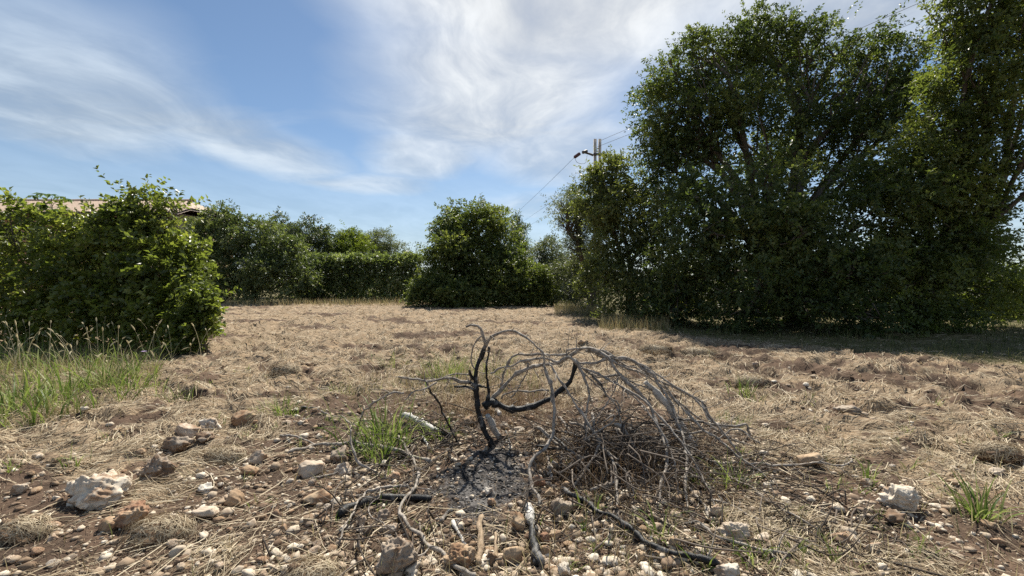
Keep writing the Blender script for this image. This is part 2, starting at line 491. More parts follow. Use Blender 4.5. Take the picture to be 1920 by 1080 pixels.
def ground_mat():
    m, nt, p, out = new_mat('ground_soil_and_straw')
    tcn = nn(nt, 'ShaderNodeTexCoord'); v = tcn.outputs['Object']
    A = lambda n: nn(nt, 'ShaderNodeAttribute', attribute_name=n).outputs['Fac']
    n1 = noise(nt, v, 2.2, 6, 0.6); n2 = noise(nt, v, 14, 6, 0.65); n3 = noise(nt, v, 70, 4, 0.7)
    soil = mixc(nt, ramp(nt, n1, 0.35, 0.65), (0.068, 0.046, 0.033), (0.122, 0.080, 0.055))
    soil = mixc(nt, ramp(nt, n2, 0.5, 0.72, 0, 0.5), soil, (0.19, 0.13, 0.088))
    soil = mixc(nt, ramp(nt, n3, 0.52, 0.75, 0, 0.45), soil, (0.045, 0.028, 0.018))
    soil = mixc(nt, ramp(nt, n3, 0.36, 0.26, 0, 0.5), soil, (0.36, 0.28, 0.20))
    # matted straw: two crossing fibre directions bent by a slow swirl
    sw = nn(nt, 'ShaderNodeTexNoise'); link(nt, v, sw.inputs['Vector']); sw.inputs['Scale'].default_value = 1.6
    vv = vmath(nt, 'ADD', v, vmath(nt, 'SCALE', sw.outputs['Color'], 0.9))
    fib = None
    for rot, sc in ((0.5, (26, 150, 40)), (-0.7, (30, 170, 40))):
        mp = nn(nt, 'ShaderNodeMapping'); link(nt, vv, mp.inputs[0])
        mp.inputs['Rotation'].default_value = (0, 0, rot); mp.inputs['Scale'].default_value = sc
        q = noise(nt, mp.outputs[0], 0.5, 4, 0.65)
        fib = q if fib is None else math_(nt, 'MAXIMUM', fib, q)
    straw = mixc(nt, ramp(nt, fib, 0.45, 0.75), (0.20, 0.146, 0.097), (0.44, 0.346, 0.237))
    straw = mixc(nt, ramp(nt, n1, 0.42, 0.68, 0, 0.5), straw, (0.29, 0.20, 0.12))
    straw = mixc(nt, ramp(nt, n2, 0.56, 0.74, 0, 0.55), straw, (0.12, 0.075, 0.045))
    sf = ramp(nt, math_(nt, 'ADD', A('straw'), math_(nt, 'MULTIPLY', math_(nt, 'SUBTRACT', n2, 0.5), 1.2)), 0.3, 0.7)
    c = mixc(nt, sf, soil, straw)
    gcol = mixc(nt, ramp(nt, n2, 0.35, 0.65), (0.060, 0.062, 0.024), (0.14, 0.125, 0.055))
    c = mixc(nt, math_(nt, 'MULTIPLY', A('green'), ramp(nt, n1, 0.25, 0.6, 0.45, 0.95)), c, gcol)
    ash = mixc(nt, ramp(nt, n2, 0.4, 0.62), (0.022, 0.020, 0.020), (0.085, 0.075, 0.07))
    ash = mixc(nt, ramp(nt, n1, 0.5, 0.62, 0, 0.75), ash, (0.15, 0.14, 0.132))
    ash = mixc(nt, ramp(nt, n3, 0.58, 0.7), ash, (0.33, 0.31, 0.29))
    c = mixc(nt, ramp(nt, math_(nt, 'ADD', A('ash'), math_(nt, 'MULTIPLY', math_(nt, 'SUBTRACT', n2, 0.5), 0.9)), 0.35, 0.75), c, ash)
    link(nt, c, p.inputs['Base Color']); p.inputs['Roughness'].default_value = 0.95; p.inputs['Specular IOR Level'].default_value = 0.15
    bp = nn(nt, 'ShaderNodeBump'); bp.inputs['Strength'].default_value = 0.8; bp.inputs['Distance'].default_value = 0.02
    hgt = math_(nt, 'ADD', n2, math_(nt, 'ADD', math_(nt, 'MULTIPLY', n3, 0.5), math_(nt, 'MULTIPLY', fib, 0.5)))
    link(nt, hgt, bp.inputs['Height']); link(nt, bp.outputs[0], p.inputs['Normal'])
    return m


M = {}
M['carob'] = leaf_mat('carob_leaves', (0.048, 0.071, 0.030), (0.098, 0.130, 0.048), (0.190, 0.216, 0.076), 0.50, 0.46, 0.55, 0.36)
M['carob_b'] = leaf_mat('carob_leaves_yellowish', (0.065, 0.090, 0.034), (0.132, 0.166, 0.056), (0.230, 0.252, 0.087), 0.53, 0.44, 0.5, 0.4)
M['pole_tree'] = leaf_mat('pale_olive_green_leaves', (0.075, 0.094, 0.038), (0.145, 0.168, 0.066), (0.235, 0.25, 0.10), 0.5, 0.44, 0.5, 0.4)
M['shrub'] = leaf_mat('broad_shrub_leaves', (0.082, 0.105, 0.034), (0.162, 0.199, 0.058), (0.276, 0.293, 0.095), 0.58, 0.34, 0.9, 0.5)
M['ever'] = leaf_mat('evergreen_leaves', (0.059, 0.083, 0.039), (0.116, 0.149, 0.067), (0.220, 0.250, 0.122), 0.48, 0.42, 0.5)
M['dark'] = leaf_mat('dark_leaves', (0.043, 0.058, 0.031), (0.079, 0.103, 0.050), (0.138, 0.166, 0.079), 0.42, 0.45, 0.5)
M['hedge'] = leaf_mat('hedge_leaves', (0.063, 0.086, 0.034), (0.155, 0.196, 0.081), (0.380, 0.425, 0.230), 0.51, 0.40, 0.6)
M['yellow'] = leaf_mat('light_green_leaves', (0.075, 0.11, 0.024), (0.16, 0.205, 0.042), (0.25, 0.29, 0.07), 0.5, 0.5, 0.4)
M['olive'] = leaf_mat('olive_leaves', (0.075, 0.092, 0.055), (0.135, 0.155, 0.09), (0.23, 0.25, 0.16), 0.42, 0.5, 0.4)
M['palmate'] = leaf_mat('pale_broad_leaves', (0.06, 0.11, 0.05), (0.12, 0.19, 0.09), (0.24, 0.32, 0.18), 0.35, 0.3, 0.9)
M['grass'] = island_mat('green_blades', [(0.07, 0.12, 0.02), (0.14, 0.21, 0.035), (0.23, 0.29, 0.06), (0.34, 0.37, 0.13)], 0.5, 0.45)
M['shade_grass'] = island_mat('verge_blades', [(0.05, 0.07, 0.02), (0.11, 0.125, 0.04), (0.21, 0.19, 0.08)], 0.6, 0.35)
M['straw'] = island_mat('dry_straw', [(0.125, 0.090, 0.058), (0.285, 0.219, 0.142), (0.435, 0.354, 0.238), (0.63, 0.54, 0.395)], 0.75, 0.15)
M['chaff'] = island_mat('chaff_bits', [(0.045, 0.032, 0.022), (0.10, 0.070, 0.046), (0.20, 0.145, 0.095), (0.50, 0.41, 0.29)], 0.8, 0.1)
M['drygrass'] = island_mat('dry_standing_grass', [(0.16, 0.115, 0.055), (0.33, 0.26, 0.13), (0.50, 0.42, 0.24), (0.15, 0.17, 0.05)], 0.7, 0.3)
M['weed'] = island_mat('brown_dead_weeds', [(0.10, 0.058, 0.030), (0.22, 0.14, 0.075), (0.33, 0.225, 0.125)], 0.8, 0.15)
M['deadtwig'] = island_mat('dead_twigs', [(0.030, 0.024, 0.020), (0.085, 0.066, 0.052), (0.19, 0.155, 0.125)], 0.85)
M['seed'] = island_mat('seed_heads', [(0.42, 0.36, 0.22), (0.62, 0.55, 0.38)], 0.7, 0.35)
M['bark'] = bark_mat('tree_bark', (0.060, 0.046, 0.034), (0.14, 0.115, 0.09), 10)
M['pale_bark'] = bark_mat('pale_thin_bark', (0.14, 0.12, 0.10), (0.27, 0.24, 0.20), 10)
M['branch'] = bark_mat('grey_dead_bark', (0.145, 0.122, 0.102), (0.42, 0.37, 0.315), 26, 0.6, True)
M['white_wood'] = bark_mat('bleached_wood', (0.33, 0.31, 0.28), (0.62, 0.59, 0.55), 22, 0.6, True)
M['split'] = bark_mat('split_wood', (0.23, 0.16, 0.10), (0.42, 0.32, 0.22), 30, 0.7)
M['pale'] = rock_mat('pale_limestone', (0.46, 0.38, 0.29), (0.68, 0.60, 0.49), (0.26, 0.155, 0.09))
M['tan'] = rock_mat('tan_limestone', (0.33, 0.235, 0.15), (0.52, 0.40, 0.27), (0.22, 0.12, 0.065))
M['grey'] = rock_mat('grey_limestone', (0.25, 0.20, 0.155), (0.40, 0.335, 0.265), (0.16, 0.095, 0.055), 0.7)
M['rusty'] = rock_mat('rusty_stone', (0.34, 0.225, 0.14), (0.48, 0.36, 0.24), (0.24, 0.125, 0.075))
M['white'] = rock_mat('white_stone', (0.48, 0.43, 0.36), (0.66, 0.61, 0.53), (0.30, 0.21, 0.14))
M['pebble'] = island_mat('pebbles', [(0.13, 0.085, 0.055), (0.27, 0.195, 0.13), (0.43, 0.34, 0.25), (0.62, 0.54, 0.43)], 0.9, 0, 60)
M['gravel'] = island_mat('gravel_stones', [(0.22, 0.15, 0.10), (0.40, 0.315, 0.23), (0.53, 0.45, 0.35), (0.66, 0.59, 0.49)], 0.9, 0, 28)
M['ash_bits'] = island_mat('charcoal_and_ash', [(0.010, 0.010, 0.010), (0.025, 0.024, 0.023), (0.05, 0.047, 0.045), (0.09, 0.085, 0.08), (0.36, 0.34, 0.32)], 0.8)
M['ground'] = ground_mat()

# ------------------------------------------------------------------ the ground: one sheet, fine where the camera looks
th_f = np.linspace(-1.05, 1.05, 550)
th = np.concatenate([th_f, np.linspace(1.05, 2 * math.pi - 1.05, 50)[1:-1]])
rr = np.concatenate([[0.25, 0.6, 1.0, 1.35], np.geomspace(1.6, 42, 385), np.geomspace(45, 2500, 22)])
TT, RR = np.meshgrid(th, rr, indexing='xy')
GX, GY = RR * np.sin(TT), RR * np.cos(TT)
GZ = height(GX, GY)
V = np.stack([GX, GY, GZ], -1).reshape(-1, 3)
nt_, nr_ = len(th), len(rr)
i = np.arange(nr_ - 1)[:, None] * nt_ + np.arange(nt_)[None]; j = np.arange(nr_ - 1)[:, None] * nt_ + (np.arange(nt_)[None] + 1) % nt_
Q = np.stack([i, i + nt_, j + nt_, j], -1).reshape(-1, 4)
V = np.vstack([V, [[0, 0, float(height(np.array(0.), np.array(0.)))]]])
fan = np.stack([np.full(nt_, nr_ * nt_), np.arange(nt_), (np.arange(nt_) + 1) % nt_], 1)
x, y = V[:, 0], V[:, 1]
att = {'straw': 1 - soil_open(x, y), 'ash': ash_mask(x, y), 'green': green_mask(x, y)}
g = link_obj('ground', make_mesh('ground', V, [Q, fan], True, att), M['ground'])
tag(g, 'stony reddish soil covered with mown straw', None, None, 'structure')


def HZ(p):
    return height(p[..., 0], p[..., 1])


# ------------------------------------------------------------------ foliage
def leaves(Pt, axis, nrm, ln, wd):
    """kite leaves: Pt (N,3) base, axis (N,3), nrm (N,3), folded along the midrib"""
    side = unit(np.cross(axis, nrm)); up = np.cross(side, axis)
    mid = Pt + axis * (ln * 0.45)[:, None]
    V = np.stack([Pt, mid - side * wd[:, None] + up * (wd * 0.35)[:, None], Pt + axis * ln[:, None] - up * (ln * 0.12)[:, None],
                  mid + side * wd[:, None] + up * (wd * 0.35)[:, None]], 1).reshape(-1, 3)
    b = np.arange(len(Pt))[:, None] * 4
    F = np.vstack([b + np.array([[0, 1, 2]]), b + np.array([[0, 2, 3]])])
    # keep both triangles of one leaf as one island
    return V, F


def sprays(rg, P, Dr, L, tw, ln, wd, droop=0.3, spread=0.9):
    """twigs at P along Dr, each with L leaves"""
    N = len(P)
    t = (np.arange(L) + 0.5) / L
    t = t[None] + rg.normal(0, 0.06, (N, L))
    s = unit(np.cross(Dr, rg.normal(size=(N, 3))))
    up = np.cross(s, Dr)
    sgn = np.where(np.arange(L) % 2 == 0, 1, -1)[None] * np.ones((N, 1))
    tl = tw * rg.uniform(0.6, 1.3, (N, 1))
    B = P[:, None] + Dr[:, None] * (t * tl)[..., None] - np.array([0, 0, 1.0]) * (droop * tl * t * t)[..., None]
    ax = unit(Dr[:, None] * 0.55 + s[:, None] * (sgn * spread)[..., None] + up[:, None] * rg.normal(0.1, 0.35, (N, L))[..., None] + rg.normal(0, 0.25, (N, L, 3)))
    nr = unit(up[:, None] * 0.6 + np.array([0, 0, 0.8]) + rg.normal(0, 0.45, (N, L, 3)))
    k = rg.uniform(0.65, 1.25, (N, L))
    return leaves(B.reshape(-1, 3), ax.reshape(-1, 3), nr.reshape(-1, 3), (ln * k).ravel(), (wd * k).ravel())


def lobes_px(rows):
    """(px, py, half width px, half height px, distance[, depth radius factor]) -> centres and radii"""
    out = []
    for r in rows:
        px, py, a, b, d = r[:5]; kf = r[5] if len(r) > 5 else 0.9
        c = at(px, py, d); out.append((c, np.array([a * d / RES_F, kf * 0.5 * (a + b) * d / RES_F, b * d / RES_F])))
    return out


def crown_points(rg, lobes, n, shell=0.62, bump=0.28, thin=0.0, up_bias=0.0, clump=0.34):
    """each lobe carries clumps of twigs on its skin; a third of the twigs fill the inside"""
    area = np.array([(r[0] * r[2] + r[1] * r[2] + r[0] * r[1]) for _, r in lobes]); cnt = (n * area / area.sum()).astype(int) + 6
    Ps, Ds = [], []
    for (c, r), k in zip(lobes, cnt):
        nc = 15
        cd = unit(rg.normal(size=(nc, 3)) + np.array([0, -0.15, 0.25 + up_bias]))
        cc = c + cd * r * rg.uniform(0.55, 0.98 + bump * 0.3, nc)[:, None]
        cr = r.mean() * clump * rg.uniform(0.6, 1.35, nc)
        k1 = int(k * 0.74); q = rg.choice(nc, k1, p=cr ** 2 / (cr ** 2).sum())
        d = unit(rg.normal(size=(k1, 3)) + np.array([0, 0, 0.25]))
        Ps.append(cc[q] + d * (cr[q] * rg.random(k1) ** 0.45)[:, None] * np.array([1.1, 1.1, 0.85]))
        Ds.append(unit(d * 0.9 + cd[q] * 0.5 + rg.normal(0, 0.4, (k1, 3)) + np.array([0, 0, 0.1])))
        k2 = k - k1
        d = unit(rg.normal(size=(k2, 3)))
        Ps.append(c + d * r * (rg.uniform(0.25, 0.92, k2) * (1 + bump * perlin3(d * 2.6 + c * 1.7)))[:, None])
        Ds.append(unit(d * 0.8 + rg.normal(0, 0.6, (k2, 3))))
    P, Dr = np.concatenate(Ps), np.concatenate(Ds)
    keep = (perlin3(P * 1.35 + 31) > -0.42 + thin) & (P[:, 2] > HZ(P) + 0.04)
    return P[keep], Dr[keep]


def limb_path(rg, a, b, n=9, wob=0.12, sag=0.0):
    L = np.linalg.norm(b - a); t = np.linspace(0, 1, n)
    p = a + (b - a) * t[:, None]
    o = rg.normal(0, wob * L * 0.35, (4, 3)); o[0] = 0; o[-1] = 0
    p += spline(o, n); p[:, 2] += sag * L * np.sin(np.pi * t)
    return p


def tree(name, label, cat, base_px, base_d, lobes, n, mat, L=10, tw=0.35, ln=0.10, wd=0.024, trunk_r=0.14, shell=0.62, bump=0.28,
         thin=0.0, droop=0.3, boughs=7, seed=1, bark='bark', fork=0.35, stems=1, group=None, up_bias=0.0, spread=0.9, clump=0.34):
    rg = np.random.default_rng(seed)
    lob = lobes_px(lobes)
    bx = at(base_px, 560, base_d); base = np.array([bx[0], base_d, 0.0]); base[2] = float(HZ(base)) - 0.06
    root = empty(name, base, label, cat, group)
    top = np.mean([c for c, _ in lob], axis=0)
    # trunk(s)
    starts = []
    for s in range(stems):
        b0 = base + np.array([rg.normal(0, 0.22 * (stems > 1)), rg.normal(0, 0.15 * (stems > 1)), 0])
        f = base + (top - base) * fork + np.array([rg.normal(0, 0.3), rg.normal(0, 0.2), 0]) * (1 if stems > 1 else 0.4)
        p = limb_path(rg, b0, f, 9, 0.12)
        rad = np.linspace(trunk_r * (1.25 if stems == 1 else 0.8), trunk_r * (0.75 if stems == 1 else 0.5), 9); rad[0] *= 1.3
        MB().add(*tube(p, rad, 10, 0.05, seed + s)).build('trunk', M[bark], root, base, True)
        starts.append(f)
    for c, r in lob:
        f = starts[int(np.argmin([np.linalg.norm(c - q) for q in starts]))]
        m = MB()
        p = limb_path(rg, f, c, 9, 0.2, 0.06)
        m.add(*tube(p, np.linspace(trunk_r * 0.55, trunk_r * 0.18, 9), 6, 0.05, seed))
        for _ in range(boughs):
            d = unit(rg.normal(size=3) + np.array([0, 0, 0.2])); e = c + d * r * rg.uniform(0.75, 1.0)
            if e[2] < 0.15:
                continue
            a = p[rg.integers(4, 9)]
            q = limb_path(rg, a, e, 6, 0.2, 0.05)
            m.add(*tube(q, np.linspace(trunk_r * 0.16, trunk_r * 0.03 + 0.003, 6), 4))
        m.build('limb', M[bark], root, base, True)
    P, Dr = crown_points(rg, lob, n, shell, bump, thin, up_bias, clump)
    V, F = sprays(rg, P, Dr, L, tw, ln, wd, droop, spread)
    ns = int(n * (0.03 if base_d < 25 else 0.007))                                    # stray shoots that break the outline
    q = rg.integers(0, len(lob), ns); cc = np.array([c for c, _ in lob])[q]; rr_ = np.array([r for _, r in lob])[q]
    d = unit(rg.normal(size=(ns, 3)) + np.array([0, -0.1, 0.45]))
    V2, F2 = sprays(rg, cc + d * rr_ * rg.uniform(0.92, 1.12, (ns, 1)), unit(d + rg.normal(0, 0.35, (ns, 3)) + np.array([0, 0, 0.35])), L + 4, tw * 1.9, ln, wd, droop * 0.6, spread)
    V = np.vstack([V, V2]); F = np.vstack([F, F2 + len(V) - len(V2)])
    V[:, 2] = np.maximum(V[:, 2], HZ(V) + 0.01)
    MB().add(V, F).build('crown', M[mat], root, base)
    return root


# ---- the big carob and its neighbours on the right
tree('carob_tree', 'huge dark spreading carob tree filling the right side of the field', 'tree', 1500, 15.6, [
    (1285, 235, 72, 105, 17.9), (1268, 150, 48, 52, 17.8), (1238, 225, 46, 66, 17.6), (1236, 305, 34, 52, 17.5), (1318, 112, 55, 44, 17.9), (1420, 80, 60, 45, 17.9), (1370, 160, 85, 78, 17.9), (1468, 118, 85, 72, 17.9), (1565, 112, 85, 72, 17.9), (1632, 150, 52, 68, 17.7), (1268, 335, 58, 80, 17.9),
    (1400, 270, 110, 100, 17.4), (1540, 270, 110, 100, 17.4), (1640, 290, 90, 95, 16.0), (1690, 215, 55, 75, 16.2), (1700, 130, 28, 50, 16.4), (1340, 400, 95, 85, 13.6), (1470, 390, 105, 95, 13.2), (1600, 430, 95, 100, 13.2),
    (1300, 510, 85, 70, 14.6), (1420, 530, 85, 80, 12.4), (1510, 520, 60, 80, 14.6), (1590, 520, 85, 80, 12.2), (1600, 592, 62, 40, 11.6), (1385, 592, 60, 32, 12.6), (1262, 585, 50, 32, 14.0),
    (1470, 585, 60, 40, 14.8), (1330, 440, 45, 45, 12.6), (1500, 440, 60, 50, 12.2)],
    15000, 'carob', 10, 0.36, 0.125, 0.034, 0.30, seed=21, boughs=9, fork=0.3, thin=-0.02, clump=0.36)
tree('carob_tree', 'tall dark carob tree at the right edge with long boughs hanging into the sky gap', 'tree', 1735, 14.2, [
    (1900, -85, 115, 80, 12.0), (1800, -70, 55, 50, 12.6), (2030, -40, 90, 110, 12.0), (1812, 40, 55, 48, 12.5), (1875, 60, 70, 65, 12.2), (1905, 165, 80, 85, 12.0), (1815, 150, 62, 75, 12.4), (1745, 255, 62, 66, 12.8), (1700, 350, 95, 90, 13.0), (1790, 360, 75, 60, 12.9), (1815, 250, 60, 42, 12.3), (1785, 345, 52, 50, 12.6),
    (1750, 450, 105, 85, 13.3), (1690, 540, 90, 90, 12.9), (1800, 540, 105, 75, 13.8), (1805, 490, 50, 48, 13.8), (1890, 560, 55, 46, 14.0), (2010, 90, 80, 100, 12.0), (1868, 330, 22, 26, 12.4), (1905, 300, 26, 22, 12.2), (1885, 375, 16, 26, 12.5), (1720, 606, 80, 30, 12.6)],
    11000, 'carob_b', 10, 0.34, 0.115, 0.031, 0.17, seed=33, boughs=9, fork=0.25, thin=0.04, clump=0.36)
tree('carob_tree', 'smaller yellowish green tree under the utility pole beside the huge carob', 'tree', 1190, 17.5, [
    (1128, 348, 30, 30, 18.5), (1150, 335, 38, 42, 18.5), (1120, 385, 42, 40, 18.5), (1180, 400, 60, 62, 18.0), (1225, 450, 60, 75, 17.0), (1150, 460, 55, 55, 17.6), (1130, 520, 45, 42, 17.3),
    (1190, 545, 75, 48, 16.5), (1240, 560, 60, 45, 15.0)],
    4100, 'pole_tree', 10, 0.36, 0.13, 0.034, 0.2, seed=41, boughs=9, thin=0.04)
tree('bare_tree', 'half bare grey tree with fine upswept twigs left of the pole tree', 'tree', 1108, 22, [
    (1065, 405, 34, 40, 22), (1085, 430, 38, 40, 22.5), (1100, 385, 40, 40, 22.5), (1082, 472, 34, 24, 22.5)], 1500, 'olive', 9, 0.5, 0.13, 0.020, 0.2, seed=51, boughs=34, bark='bark', fork=0.55, up_bias=0.5, thin=0.1)
tree('olive_tree', 'small grey green olive tree in the gap right of the round tree', 'tree', 1030, 31, [
    (1010, 490, 28, 28, 31), (1036, 474, 26, 34, 31.5), (1050, 505, 36, 22, 30.5), (1020, 520, 40, 22, 30)], 1500, 'olive', 9, 0.5, 0.17, 0.028, 0.18, seed=52, boughs=12, thin=0.05)
tree('olive_tree', 'dull olive bush with a bent dark trunk in front of the grey shed', 'tree', 1112, 24, [
    (1085, 505, 45, 24, 25), (1120, 500, 35, 40, 24), (1098, 555, 26, 22, 23), (1066, 553, 16, 14, 24.5)], 1500, 'olive', 9, 0.45, 0.15, 0.026, 0.16, seed=53, boughs=12)
tree('bush', 'low green bush at the far right edge behind the dark trees', 'bush', 1930, 18, [
    (1915, 545, 45, 42, 18), (1960, 560, 60, 50, 17.5), (1890, 580, 30, 26, 17)], 1500, 'carob_b', 10, 0.34, 0.13, 0.034, 0.1, seed=54, stems=3)

tree('bush', 'added dark bush blocking the bright gap behind the huge carob tree', 'bush', 1420, 20, [  # added to stop bright background showing through below the crown
    (1330, 540, 70, 60, 20), (1430, 530, 75, 70, 20.5), (1540, 530, 75, 75, 20)], 2600, 'dark', 10, 0.4, 0.16, 0.045, 0.1, seed=57, stems=4)
tree('bush', 'added dark bush blocking light behind the foot of the tall right carob tree', 'bush', 1720, 19, [  # second added backing bush, keeps the hollow under the boughs dark
    (1640, 535, 75, 75, 19.5), (1740, 540, 75, 70, 19), (1825, 555, 60, 55, 18.5)], 2400, 'dark', 10, 0.4, 0.16, 0.045, 0.1, seed=58, stems=4)

# ---- the round tree in the middle and its skirts
tree('round_tree', 'round dome shaped dark tree standing alone in the middle of the far edge', 'tree', 893, 26.5, [
    (893, 432, 58, 46, 27), (862, 418, 34, 28, 27), (924, 416, 36, 28, 27), (852, 462, 44, 44, 26.5), (934, 460, 42, 46, 26.5), (832, 438, 20, 22, 27), (893, 495, 92, 60, 26), (838, 520, 50, 46, 25.6), (952, 520, 52, 48, 25.6), (893, 550, 95, 28, 25), (965, 550, 45, 25, 25)],
    5200, 'carob_b', 10, 0.5, 0.17, 0.042, 0.26, seed=61, boughs=8, bump=0.08, thin=-0.2, clump=0.42)
tree('bush', 'lighter green low bush at the left foot of the round tree', 'bush', 820, 23.8, [
    (815, 545, 42, 28, 23.8), (850, 555, 36, 22, 23.5), (790, 556, 22, 16, 23.8)], 1500, 'carob_b', 10, 0.4, 0.15, 0.038, 0.08, seed=62, stems=3)
tree('bush', 'yellow green low bush at the right foot of the round tree', 'bush', 1005, 25, [
    (1003, 535, 34, 32, 25), (980, 550, 32, 24, 24.6), (1030, 553, 18, 16, 25)], 1100, 'carob_b', 10, 0.4, 0.15, 0.038, 0.08, seed=63, stems=3)
tree('conifer', 'narrow dark conifer peeping out behind the right shoulder of the round tree', 'tree', 972, 33, [
    (972, 450, 12, 36, 33), (974, 490, 18, 36, 33), (968, 420, 7, 18, 33)], 600, 'dark', 10, 0.5, 0.16, 0.03, 0.15, seed=64, boughs=5)

# ---- hedge row and trees along the far left edge
tree('evergreen_bush', 'broad dark evergreen bush between the leafy shrubs and the clipped hedge', 'bush', 480, 29, [
    (400, 435, 42, 42, 29.5), (450, 445, 52, 48, 29), (505, 465, 52, 50, 29), (545, 495, 38, 45, 28.5), (420, 500, 60, 50, 28.5), (490, 525, 75, 42, 28), (560, 540, 32, 26, 28), (430, 545, 55, 24, 28), (372, 470, 36, 60, 29)],
    5400, 'ever', 10, 0.5, 0.17, 0.042, 0.14, seed=71, stems=4, boughs=7)
tree('dark_tree', 'dark tree behind the broad evergreen bush', 'tree', 560, 39, [
    (530, 440, 42, 30, 39), (580, 450, 38, 34, 39), (600, 470, 20, 26, 39), (555, 475, 50, 30, 39.5)], 1800, 'dark', 10, 0.6, 0.21, 0.05, 0.22, seed=72, boughs=6)
tree('feathery_tree', 'bright yellow green tree just above the left half of the hedge', 'tree', 655, 41, [
    (636, 478, 30, 24, 41), (668, 474, 38, 25, 41), (655, 456, 26, 20, 41.5)], 1700, 'yellow', 10, 0.7, 0.2, 0.036, 0.16, seed=73, boughs=6, up_bias=0.6)
tree('feathery_tree', 'dull green feathery tree above the right half of the hedge', 'tree', 715, 44, [
    (705, 468, 38, 30, 44), (735, 482, 34, 20, 44), (690, 478, 30, 28, 44.5), (765, 488, 16, 8, 44)], 1500, 'olive', 10, 0.8, 0.22, 0.03, 0.16, seed=74, boughs=6, up_bias=0.7)


def hedge():
    rg = np.random.default_rng(81)
    a, b = at(566, 520, 30.5), at(792, 520, 30.5)
    base = np.array([(a[0] + b[0]) / 2, 30.5, 0]); base[2] = float(HZ(base)) - 0.05
    root = empty('hedge', base, 'long clipped hedge with pale sunlit top left of the round tree', 'hedge')
    n = 5200; hh = 2.85; dep = 0.75
    x = rg.uniform(a[0], b[0], n); u = rg.random(n)
    z = np.where(u < 0.3, hh, rg.uniform(0.05, hh, n)); y = np.where(u < 0.3, rg.uniform(-dep, dep, n), np.where(u < 0.9, -dep, dep))
    wav = 0.16 * fbm(x * 0.9, z * 1.1, 3)
    P = np.stack([x, base[1] + y + np.where(u >= 0.3, wav * 2.6, 0), z + np.where(u < 0.3, 0.24 * fbm(x * 0.9, y, 4), 0.12 * fbm(x * 0.9, y, 3))], 1) + rg.normal(0, 0.12, (n, 3))
    Dr = unit(np.stack([rg.normal(0, 0.5, n), np.where(u < 0.3, 0, np.sign(y)) + rg.normal(0, 0.4, n), np.where(u < 0.3, 1.0, 0.25) + rg.normal(0, 0.3, n)], 1))
    P[:, 2] = np.maximum(P[:, 2], HZ(P) + 0.05)
    V, F = sprays(rg, P, Dr, 9, 0.3, 0.17, 0.046, 0.2)
    MB().add(V, F).build('foliage', M['hedge'], root, base)
    for k in range(9):
        p0 = np.array([a[0] + (b[0] - a[0]) * (k + 0.5) / 9, base[1] + rg.normal(0, 0.15), 0.0]); p0[2] = float(HZ(p0)) - 0.05
        m = MB()
        for _ in range(5):
            m.add(*tube(limb_path(rg, p0, p0 + np.array([rg.normal(0, 0.4), rg.normal(0, 0.3), hh * rg.uniform(0.7, 0.98)]), 6, 0.2), np.linspace(0.035, 0.008, 6), 5))
        m.build('stem', M['bark'], root, base, True)


hedge()
# the tree line beyond, which closes the horizon in the gaps
rg = np.random.default_rng(91)
n = 3600
x = rg.uniform(-75, 75, n); u = rg.random(n)
z = (2.4 + 1.1 * fbm(x * 0.12, 0 * x, 3)) * u ** 0.8
P = np.stack([x, 52 + 0.05 * np.abs(x) + rg.normal(0, 1.2, n), z + 0.1], 1)
Dr = unit(rg.normal(size=(n, 3)) + np.array([0, -0.5, 0.6]))
V, F = sprays(rg, P, Dr, 9, 0.9, 0.36, 0.10, 0.2)
tag(MB().add(V, F).build('treeline', M['dark']), 'low far tree line closing the view beyond the field', None, None, 'stuff')

# ---- the leafy shrubs on the left
tree('shrub', 'broad bright leafy shrub at the left edge of the field', 'shrub', 80, 10.2, [
    (30, 468, 80, 62, 10.4), (115, 486, 68, 58, 10.2), (178, 462, 32, 34, 10.2), (18, 402, 22, 26, 10.4), (62, 416, 22, 20, 10.4), (108, 424, 16, 18, 10.3), (150, 440, 16, 16, 10.3), (194, 420, 13, 20, 10.2), (170, 628, 55, 28, 9.6), (70, 632, 60, 26, 9.6), (-70, 490, 90, 80, 10.6), (60, 540, 95, 62, 9.9), (155, 545, 72, 60, 9.8), (30, 600, 85, 42, 9.7), (130, 600, 75, 40, 9.6)],
    2150, 'shrub', 11, 0.36, 0.115, 0.036, 0.05, seed=101, stems=5, boughs=10, fork=0.3, bump=0.34, thin=0.14, shell=0.5, clump=0.30)
tree('shrub', 'taller bright leafy shrub in front of the house with two upright tips', 'shrub', 262, 10.0, [
    (228, 396, 14, 30, 10.2), (254, 396, 15, 32, 10.2), (290, 400, 13, 24, 10.2), (268, 428, 34, 28, 10.2), (255, 618, 55, 32, 9.5), (215, 470, 48, 45, 10.1), (262, 450, 40, 40, 10.1), (310, 412, 22, 22, 10.2), (328, 398, 10, 16, 10.2), (285, 500, 72, 62, 9.9), (345, 505, 38, 40, 9.9), (215, 555, 60, 55, 9.7), (300, 570, 70, 48, 9.6),
    (340, 560, 44, 42, 9.5), (320, 618, 50, 32, 9.1)],
    2050, 'shrub', 11, 0.36, 0.115, 0.036, 0.05, seed=102, stems=4, boughs=10, fork=0.35, bump=0.34, thin=0.14, shell=0.5, clump=0.30)
tree('shrub', 'small rounded bright bush at the right foot of the tall leafy shrub', 'shrub', 385, 9.0, [
    (378, 575, 26, 30, 9.1), (362, 612, 34, 26, 8.9)], 420, 'shrub', 11, 0.24, 0.10, 0.033, 0.025, seed=103, stems=4, boughs=6, fork=0.3)


